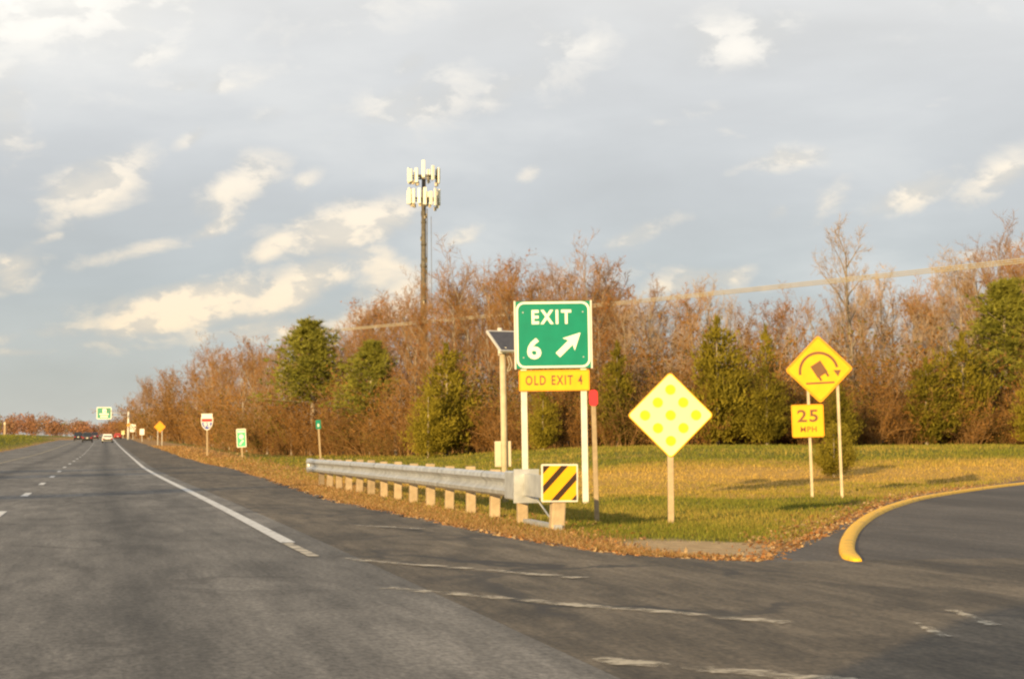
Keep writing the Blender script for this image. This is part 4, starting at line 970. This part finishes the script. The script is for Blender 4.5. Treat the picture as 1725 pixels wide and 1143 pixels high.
# ------------------------------------------------------------------ small signs further on
def mile_marker():
    x, y, k = place(540, 773); z = basez(x, y)
    t = thing('mile_marker', 'small green mile marker on a thin post left of the guardrail end', 'sign', (x, y, z), face(x, y), -R(4))
    MB().box((0, .03, 1.08), (.11, .06, 2.3)).build('post', MT['wood_post'], t)
    p = MB().plate(rrect(8.5 / k, 15 / k, .03, 0, 59 / k), -.012, .0).build('panel', MT['green'], t)
    lettering('8', 0, 59 / k - .05, 5.5 / k, 3.2 / k, -.014, MT['white'], p, .02)
mile_marker()
def shield_sign():
    x, y, k = place(349, 767); z = basez(x, y)
    t = thing('route_shield', 'red white and blue interstate route shield on a tall post', 'sign', (x, y, z), face(x, y), -R(.8))
    MB().box((0, .04, 1.15), (.13, .07, 2.6)).build('post', MT['wood_post'], t)
    cz = 57 / k; w, h = 20 / k, 28 / k
    half = [(0, -.5), (.22, -.42), (.42, -.24), (.5, 0), (.5, .2), (.44, .36), (.47, .5)]
    o_ = lambda sc, dz=0: [(a * w * sc, cz + b * h * sc + dz) for a, b in half] + [(-a * w * sc, cz + b * h * sc + dz) for a, b in reversed(half[1:])]
    p = MB().plate(o_(1), -.012, .0).build('panel', MT['white'], t)
    top = [(-.46, .2), (.46, .2), (.42, .36), (.44, .46), (-.44, .46), (-.42, .36)]
    MB().plate([(a * w, cz + b * h) for a, b in [(-.44, .02), (.44, .02), (.45, .2), (-.45, .2)]], -.016, -.0125).build('red_band', MT['red'], p)
    low = [(0, -.45), (.2, -.37), (.37, -.22), (.44, -.02), (-.44, -.02), (-.37, -.22), (-.2, -.37)]
    MB().plate([(a * w, cz + b * h) for a, b in low], -.016, -.0125).build('blue_field', MT['blue'], p)
    lettering('95', 0, cz - .17 * h, .27 * h, .56 * w, -.018, MT['white'], p, .03)
shield_sign()
MT['mint'] = pm('sign_pale_green', (.10, .50, .27), .35, .06, 3)
def green_sign():
    x, y, k = place(408, 769); z = basez(x, y)
    t = thing('green_service_sign', 'upright pale green sign with white symbols on a short post', 'sign', (x, y, z), face(x, y), -R(3))
    MB().box((0, .04, .55), (.12, .07, 1.3)).build('post', MT['wood_post'], t)
    cz = 32 / k; w, h = 16 / k, 31 / k
    p = MB().plate(rrect(w, h, .06, 0, cz), -.012, .0).build('panel', MT['mint'], t)
    b = MB(); frame_ring(b, rrect(w, h, .06, 0, cz), rrect(w - .1, h - .1, .05, 0, cz), -.015, -.0125); b.build('border', MT['white'], p)
    MB().plate(disc(0, cz + .07 * h, .17 * w + .05, 16), -.016, -.0125).build('symbol', MT['white'], p)
    MB().plate([(-.34 * w, cz + .30 * h), (.34 * w, cz + .30 * h), (.34 * w, cz + .40 * h), (-.34 * w, cz + .40 * h)], -.016, -.0125).build('text_bar', MT['white'], p)
    MB().plate([(-.26 * w, cz - .36 * h), (-.10 * w, cz - .36 * h), (.26 * w, cz - .14 * h), (.10 * w, cz - .10 * h)], -.016, -.0125).build('arrow', MT['white'], p)
green_sign()
def far_place(px, d): 
    x, y = at(px, d); return x, y, F / d, basez(x, y)
def far_diamond():
    x, y, k, z = far_place(270, 268); t = thing('warning_diamond', 'orange yellow warning diamond on two posts far up the right shoulder', 'sign', (x, y, z), face(x, y), 0)
    yb = HZ + (EYE - z) * k; cz = (yb - 718.5) / k; sd = 14 / k
    for sx in (-.3, .3): MB().box((sx, .06, cz / 2 - .1), (.11, .08, cz)).build('post', MT['steel_post'], t)
    p = MB().plate(rot2(rrect(sd, sd, .08, 0, cz), R(45), 0, cz), -.015, 0).build('panel', MT['amber'], t)
    b = MB(); frame_ring(b, rot2(rrect(sd - .08, sd - .08, .07, 0, cz), R(45), 0, cz), rot2(rrect(sd - .13, sd - .13, .06, 0, cz), R(45), 0, cz), -.019, -.0155); b.build('border', MT['black'], p)
far_diamond()
def far_small(px, d, yc, w, h, name, label, mat, cat='sign', rot=0):
    x, y, k, z = far_place(px, d); yb = HZ + (EYE - z) * k; cz = (yb - yc) / k
    t = thing(name, label, cat, (x, y, z), face(x, y), 0)
    MB().box((0, .06, cz / 2 - .1), (.12, .08, cz + .1)).build('post', MT['steel_post'], t)
    p = MB().plate(rot2(rrect(w / k, h / k, .06, 0, cz), rot, 0, cz), -.015, 0).build('panel', mat, t)
    b = MB(); frame_ring(b, rot2(rrect(w / k - .08, h / k - .08, .05, 0, cz), rot, 0, cz), rot2(rrect(w / k - .16, h / k - .16, .04, 0, cz), rot, 0, cz), -.019, -.0155); b.build('border', MT['white'], p)
far_small(240, 355, 727, 7.5, 10, 'small_sign', 'tiny pale sign between the cream box sign and the orange diamond', MT['white'])
far_small(224.5, 455, 720.5, 9.5, 13, 'box_sign', 'cream rectangular sign at the foot of the tall gantry post', MT['white'])
far_small(208, 560, 728, 5, 7, 'small_sign', 'very small olive sign left of the gantry post', MT['pale_yellow'])
# overhead green sign on a cantilever
def gantry():
    d = 450; x, y, k, z = far_place(217, d); yb = HZ + (EYE - z) * k; P = lambda px, py: ((px - 217) / k, (yb - py) / k)
    t = thing('overhead_sign', 'green overhead sign with white lettering hung above the right lane, far off', 'sign', (x, y, z), 0)
    h = (yb - 692) / k; MB().tube([(0, 0, -.2), (0, 0, h)], [.30, .22], 10).build('mast', MT['white_post'], t, True)
    xa, za = P(163, 691); MB().tube([(0, .1, h - .5), (xa, .1, h - .5)], .06, 6).build('arm', MT['alu'], t, True); MB().tube([(0, .1, h - 1.3), (xa, .1, h - 1.3)], .06, 6).build('arm', MT['alu'], t, True)
    cx, cz = P(176, 695.5); w, hh = 25 / k, 20 / k
    p = MB().plate(rrect(w, hh, .25, cx, cz), -.1, 0).build('panel', MT['green'], t)
    b = MB(); frame_ring(b, rrect(w, hh, .25, cx, cz), rrect(w - .3, hh - .3, .18, cx, cz), -.11, -.101); b.build('border', MT['white'], p)
    MB().plate(rrect(.9, 1.0, .2, cx + .1, cz + .55), -.11, -.101).build('route_shield', MT['white'], p)
    for dz, w_ in ((-.25, .62), (-.85, .5)): MB().plate(rrect(w * w_, .28, .05, cx, cz + dz), -.11, -.101).build('text_bar', MT['white'], p)
    MB().box((.1, -.25, (yb - 715) / k), (.6, .1, .8), ry=R(45)).build('warning_diamond', MT['amber'], t)
gantry()
x, y, k, z = far_place(9, 330)
t = thing('marker_post', 'pale wooden post on the left bank', 'post', (x, y, z), 0)
MB().box((0, 0, 1.1), (.34, .2, 2.6)).build('post', MT['wood_post'], t); MB().box((0, -.12, 2.1), (.30, .04, .4)).build('band', MT['cabinet'], t)

# ------------------------------------------------------------------ tower
def tower():
    d = 250; x, y, k, z = far_place(713, d); yb = HZ + (EYE - z) * k; P = lambda px, py: ((px - 713) / k, (yb - py) / k)
    t = thing('cell_tower', 'tall brown steel cell tower with two rings of white antennas above the woods', 'tower', (x, y, z), .2)
    H = (yb - 300) / k
    MB().tube([(0, 0, 0), (0, 0, H * .5), (0, 0, H)], [.52, .40, .28], 12).build('mast', MT['tower'], t, True)
    r = random.Random(8)
    for a in range(9):
        z0 = 6 + a * (H - 9) / 9; MB().tube([(0, 0, z0), (0, 0, z0 + .35)], .52 - .02 * a, 12).build('flange', MT['tower'], t, True)
    MB().tube([(.45, -.3, 8), (.42, -.3, H - 4)], .06, 6).build('climbing_cable', MT['tower'], t); MB().tube([(1.15, -.2, 12), (1.0, -.1, H - 5)], .035, 5).build('hanging_line', MT['tower'], t)
    for lev, (py, rad, hgt, azs) in enumerate(((295, 2.1, 2.15, (-1.75, -.15, .12, .4, -.45, 2.7, 3.0, 3.3, 3.6, -1.1, -2.2, 1.1, 2.0)), (333, 2.15, 2.2, (-2.75, -2.4, -2.0, -1.65, -1.25, -.9, -.35, .0, .35, 1.2, 2.2, 3.0, 3.4)))):
        zc = (yb - py) / k
        pl = MB()
        pl.tube([(rad * .9 * math.cos(2 * math.pi * i / 18), rad * .9 * math.sin(2 * math.pi * i / 18), zc - .1) for i in range(19)], .09, 5)
        for i in range(3): a = i * 2.094 - .4; pl.box((rad * .45 * math.cos(a), rad * .45 * math.sin(a), zc - .1), (rad * .9, .22, .22), rz=a)
        pl = pl.build('platform', MT['tower'], t)
        for i, a in enumerate(azs):
            hh = hgt * r.uniform(.8, 1.08); px_, py_ = rad * math.cos(a), rad * math.sin(a); zz = zc + r.uniform(-.15, .3) + (.45 if (lev == 0 and i == 0) else 0)
            an = bevel(MB().box((px_, py_, zz), (.22, .44, hh * (1.25 if (lev == 0 and i == 0) else 1)), rz=a).build('antenna', MT['antenna'], t), .05)
            MB().tube([(px_ * .9, py_ * .9, zz - hh * .6), (px_ * .9, py_ * .9, zz + hh * .5)], .04, 6).build('mount_pipe', MT['tower'], an)
            if i % 2 == 0: MB().box((px_ * .82, py_ * .82, zz - hh * .55), (.28, .3, .5), rz=a).build('radio_unit', MT['cabinet'], an)
    for a in range(46):
        za = r.uniform(5, H - 4); q = r.uniform(0, 6.28); rr_ = .50 - .22 * za / H; MB().box((rr_ * math.cos(q), rr_ * math.sin(q), za), (.2, .16, r.uniform(.2, .7)), rz=q).build('step_bracket', MT['tower' if a % 3 else 'cabinet'], t)
    MB().tube([(0, 0, H), (0, 0, H + .8)], .05, 6).build('lightning_rod', MT['tower'], t)
tower()

# ------------------------------------------------------------------ overhead wires
def wires():
    def P(px, d, z): return Vector(((px - CX) / F * d, d, z))
    zz = lambda py, d: EYE + (HZ - py) / F * d
    labs = ['upper overhead wire crossing in front of the woods', 'middle overhead wire crossing in front of the woods', 'lowest overhead wire crossing in front of the woods']
    for i, (da, db) in enumerate(((-3.5, -1.2), (.5, .6), (4.5, 2.2))):
        A = P(1980, 72, zz(410 + da, 72)); B = P(545, 142, zz(557 + db, 142)); dirv = (B - A)
        pts = []
        for j in range(41):
            u = -.25 + 1.25 * j / 40; p = A + dirv * u; p.z += .9 * (u * (u - 1)) * .55; pts.append(p)
        o = MB().tube(pts, .024, 5, caps=True).build('overhead_wire', MT['wire'], None, True); tag(o, labs[i], 'wire', 'overhead wires')
wires()
x, y, k, z = far_place(545, 142.4)
t = thing('utility_pole', 'wooden utility pole in the woods where the overhead wires end', 'pole', (x, y, z), .3)
MB().tube([(0, 0, -.3), (0, 0, EYE + (HZ - 554) / k - z)], [.17, .12], 10).build('pole', MT['bark'], t, True); MB().box((0, -.16, EYE + (HZ - 558) / k - z), (1.6, .1, .12)).build('crossarm', MT['bark'], t)

# ------------------------------------------------------------------ vehicles
def paintm(name, c): return pm(name, c, .3, .04, 2, spec=.5)
def car(x, y, z, rz, label, paint, suv=False, name='car'):
    t = thing(name, label, 'car', (x, y, z), rz, 0, 'cars on the highway')     # local +y is forward
    L_, W = 4.6, 1.82; hb = 1.02 if suv else .92; ht = 1.74 if suv else 1.45
    def loft(rows, nm, mat, parent):
        v = []; f = []; n = len(rows[0][1])
        for yy, sec in rows: v += [(a, yy, b) for a, b in sec]
        for i in range(len(rows) - 1):
            for k in range(n): f.append((i * n + k, i * n + (k + 1) % n, (i + 1) * n + (k + 1) % n, (i + 1) * n + k))
        f += [tuple(range(n)), tuple(range((len(rows) - 1) * n, len(rows) * n))]
        return bevel(MB().add(v, f).build(nm, mat, parent, True), .03)
    def sec(w, lo, hi, tuck=.06): return [(-w + tuck, lo), (w - tuck, lo), (w, lo + .22), (w, (lo + hi) / 2 + .1), (w - .07, hi), (-w + .07, hi), (-w, (lo + hi) / 2 + .1), (-w, lo + .22)]
    w = W / 2
    loft([(-L_ / 2, sec(w - .12, .36, hb - .10)), (-L_ / 2 + .15, sec(w, .28, hb)), (-.9, sec(w, .24, hb + .02)), (.9, sec(w, .24, hb)), (L_ / 2 - .6, sec(w, .26, hb - .14)), (L_ / 2, sec(w - .15, .34, hb - .28))], 'body', paint, t)
    def cab(wb, wt, lo, hi): return [(-wb, lo), (wb, lo), (wt, hi), (-wt, hi)]
    r0 = -L_ / 2 + (.25 if suv else .55)
    cb = loft([(r0, cab(w - .08, w - .16, hb - .03, hb)), (r0 + .5, cab(w - .06, w - .22, hb - .03, ht)), (.35, cab(w - .06, w - .22, hb - .03, ht)), (1.15, cab(w - .10, w - .2, hb - .03, hb))], 'cabin', paint, t)
    MB().add([(-w + .22, r0 + .01, hb + .04), (w - .22, r0 + .01, hb + .04), (w - .30, r0 + .43, ht - .10), (-w + .30, r0 + .43, ht - .10)], [(0, 1, 2, 3)]).build('rear_window', MT['glass'], t)
    for sx in (-1, 1):
        MB().box((sx * (w - .10), -.25, (hb + ht) / 2), (.05, 1.9, (ht - hb) * .6)).build('side_window', MT['glass'], t)
        MB().box((sx * (w - .23), -L_ / 2 + .0, hb - .25), (.30, .16, .16)).build('tail_light', MT['tail'], t)
        for yy in (-1.35, 1.4):
            wh = MB().tube([(sx * (w - .22), yy, .33), (sx * (w + .01), yy, .33)], .33, 16).build('wheel', MT['rubber'], t)
            MB().tube([(sx * (w - .02), yy, .33), (sx * (w + .022), yy, .33)], .2, 12).build('rim', MT['alu'], wh)
    MB().box((0, -L_ / 2 - .02, .50), (W - .3, .14, .2)).build('bumper', MT['rubber'], t); MB().box((0, -L_ / 2 + .02, hb - .27), (.34, .12, .14)).build('number_plate', MT['white'], t)
    return t
WHITE = paintm('car_white', (.72, .70, .64)); BLACK = paintm('car_black', (.022, .022, .026)); GREY = paintm('car_grey', (.055, .05, .05)); PLUM = paintm('car_plum', (.075, .03, .05))
def on_road(px, d, *a, **k):
    x, y = at(px, d); car(x, y, float(surf(x, y)) + .004, -TH, *a, **k)
on_road(182, 318, 'white car ahead in the right lane', WHITE)
on_road(148, 330, 'dark grey suv in the left lane, nearest of the left lane cars', GREY, suv=True)
on_road(133, 385, 'black car on the left, left of the dark grey suv', BLACK, suv=True)
on_road(160.5, 450, 'plum coloured car beyond the dark grey suv', PLUM, suv=True)
on_road(199, 480, 'red car pulled over on the right shoulder ahead', paintm('car_red', (.5, .05, .03)))
# tall white van alongside, just behind the viewer: its shadow reaches the lower right of the picture
def van():
    x, y = xy(-4.3, -3.45); t = thing('cargo_van', 'tall cargo van in the left lane whose shadow falls at lower right', 'van', (x, y, .004), -TH)
    rows = [(-3.1, 0, .4, 3.5), (2.3, 0, .4, 3.52), (2.75, .05, .4, 3.4), (3.05, .12, .42, 1.25), (3.2, .2, .45, 1.0)]
    v = []
    for yy, tk, lo, hi in rows: w = 1.0 - tk; v += [(-w, yy, lo), (w, yy, lo), (w, yy, hi - .15), (w - .1, yy, hi), (-w + .1, yy, hi), (-w, yy, hi - .15)]
    f = [(i * 6 + k, i * 6 + (k + 1) % 6, (i + 1) * 6 + (k + 1) % 6, (i + 1) * 6 + k) for i in range(4) for k in range(6)] + [tuple(range(6)), tuple(range(24, 30))]
    bevel(MB().add(v, f).build('body', WHITE, t), .03)
    MB().box((0, 2.92, 1.9), (1.6, .04, .8), rx=R(16)).build('windscreen', MT['glass'], t)
    for sx in (-1, 1):
        for yy in (-2.0, 2.2): MB().tube([(sx * .75, yy, .36), (sx * 1.02, yy, .36)], .36, 16).build('wheel', MT['rubber'], t)
van()

# tall cedars across the highway, left of the frame: their long shadows cross the lanes
for i, (px_, py_, t_, h_) in enumerate(((-9.0, 43.5, 72, 16.5), (-14, 72, 80, 18), (-16, 86, 84, 19))):
    x = px_ - SHD[0] * t_; y = py_ - SHD[1] * t_
    plant('cedar_tree', PC[i % 2], ('trunk', 'crown'), x, y, h_, 6, ['tall cedar left of the frame casting the nearest shadow band on the lanes', 'tall cedar left of the frame casting the middle shadow band on the lanes', 'tall cedar left of the frame casting the farthest shadow band on the lanes'][i], 'tree', None, i, .75)
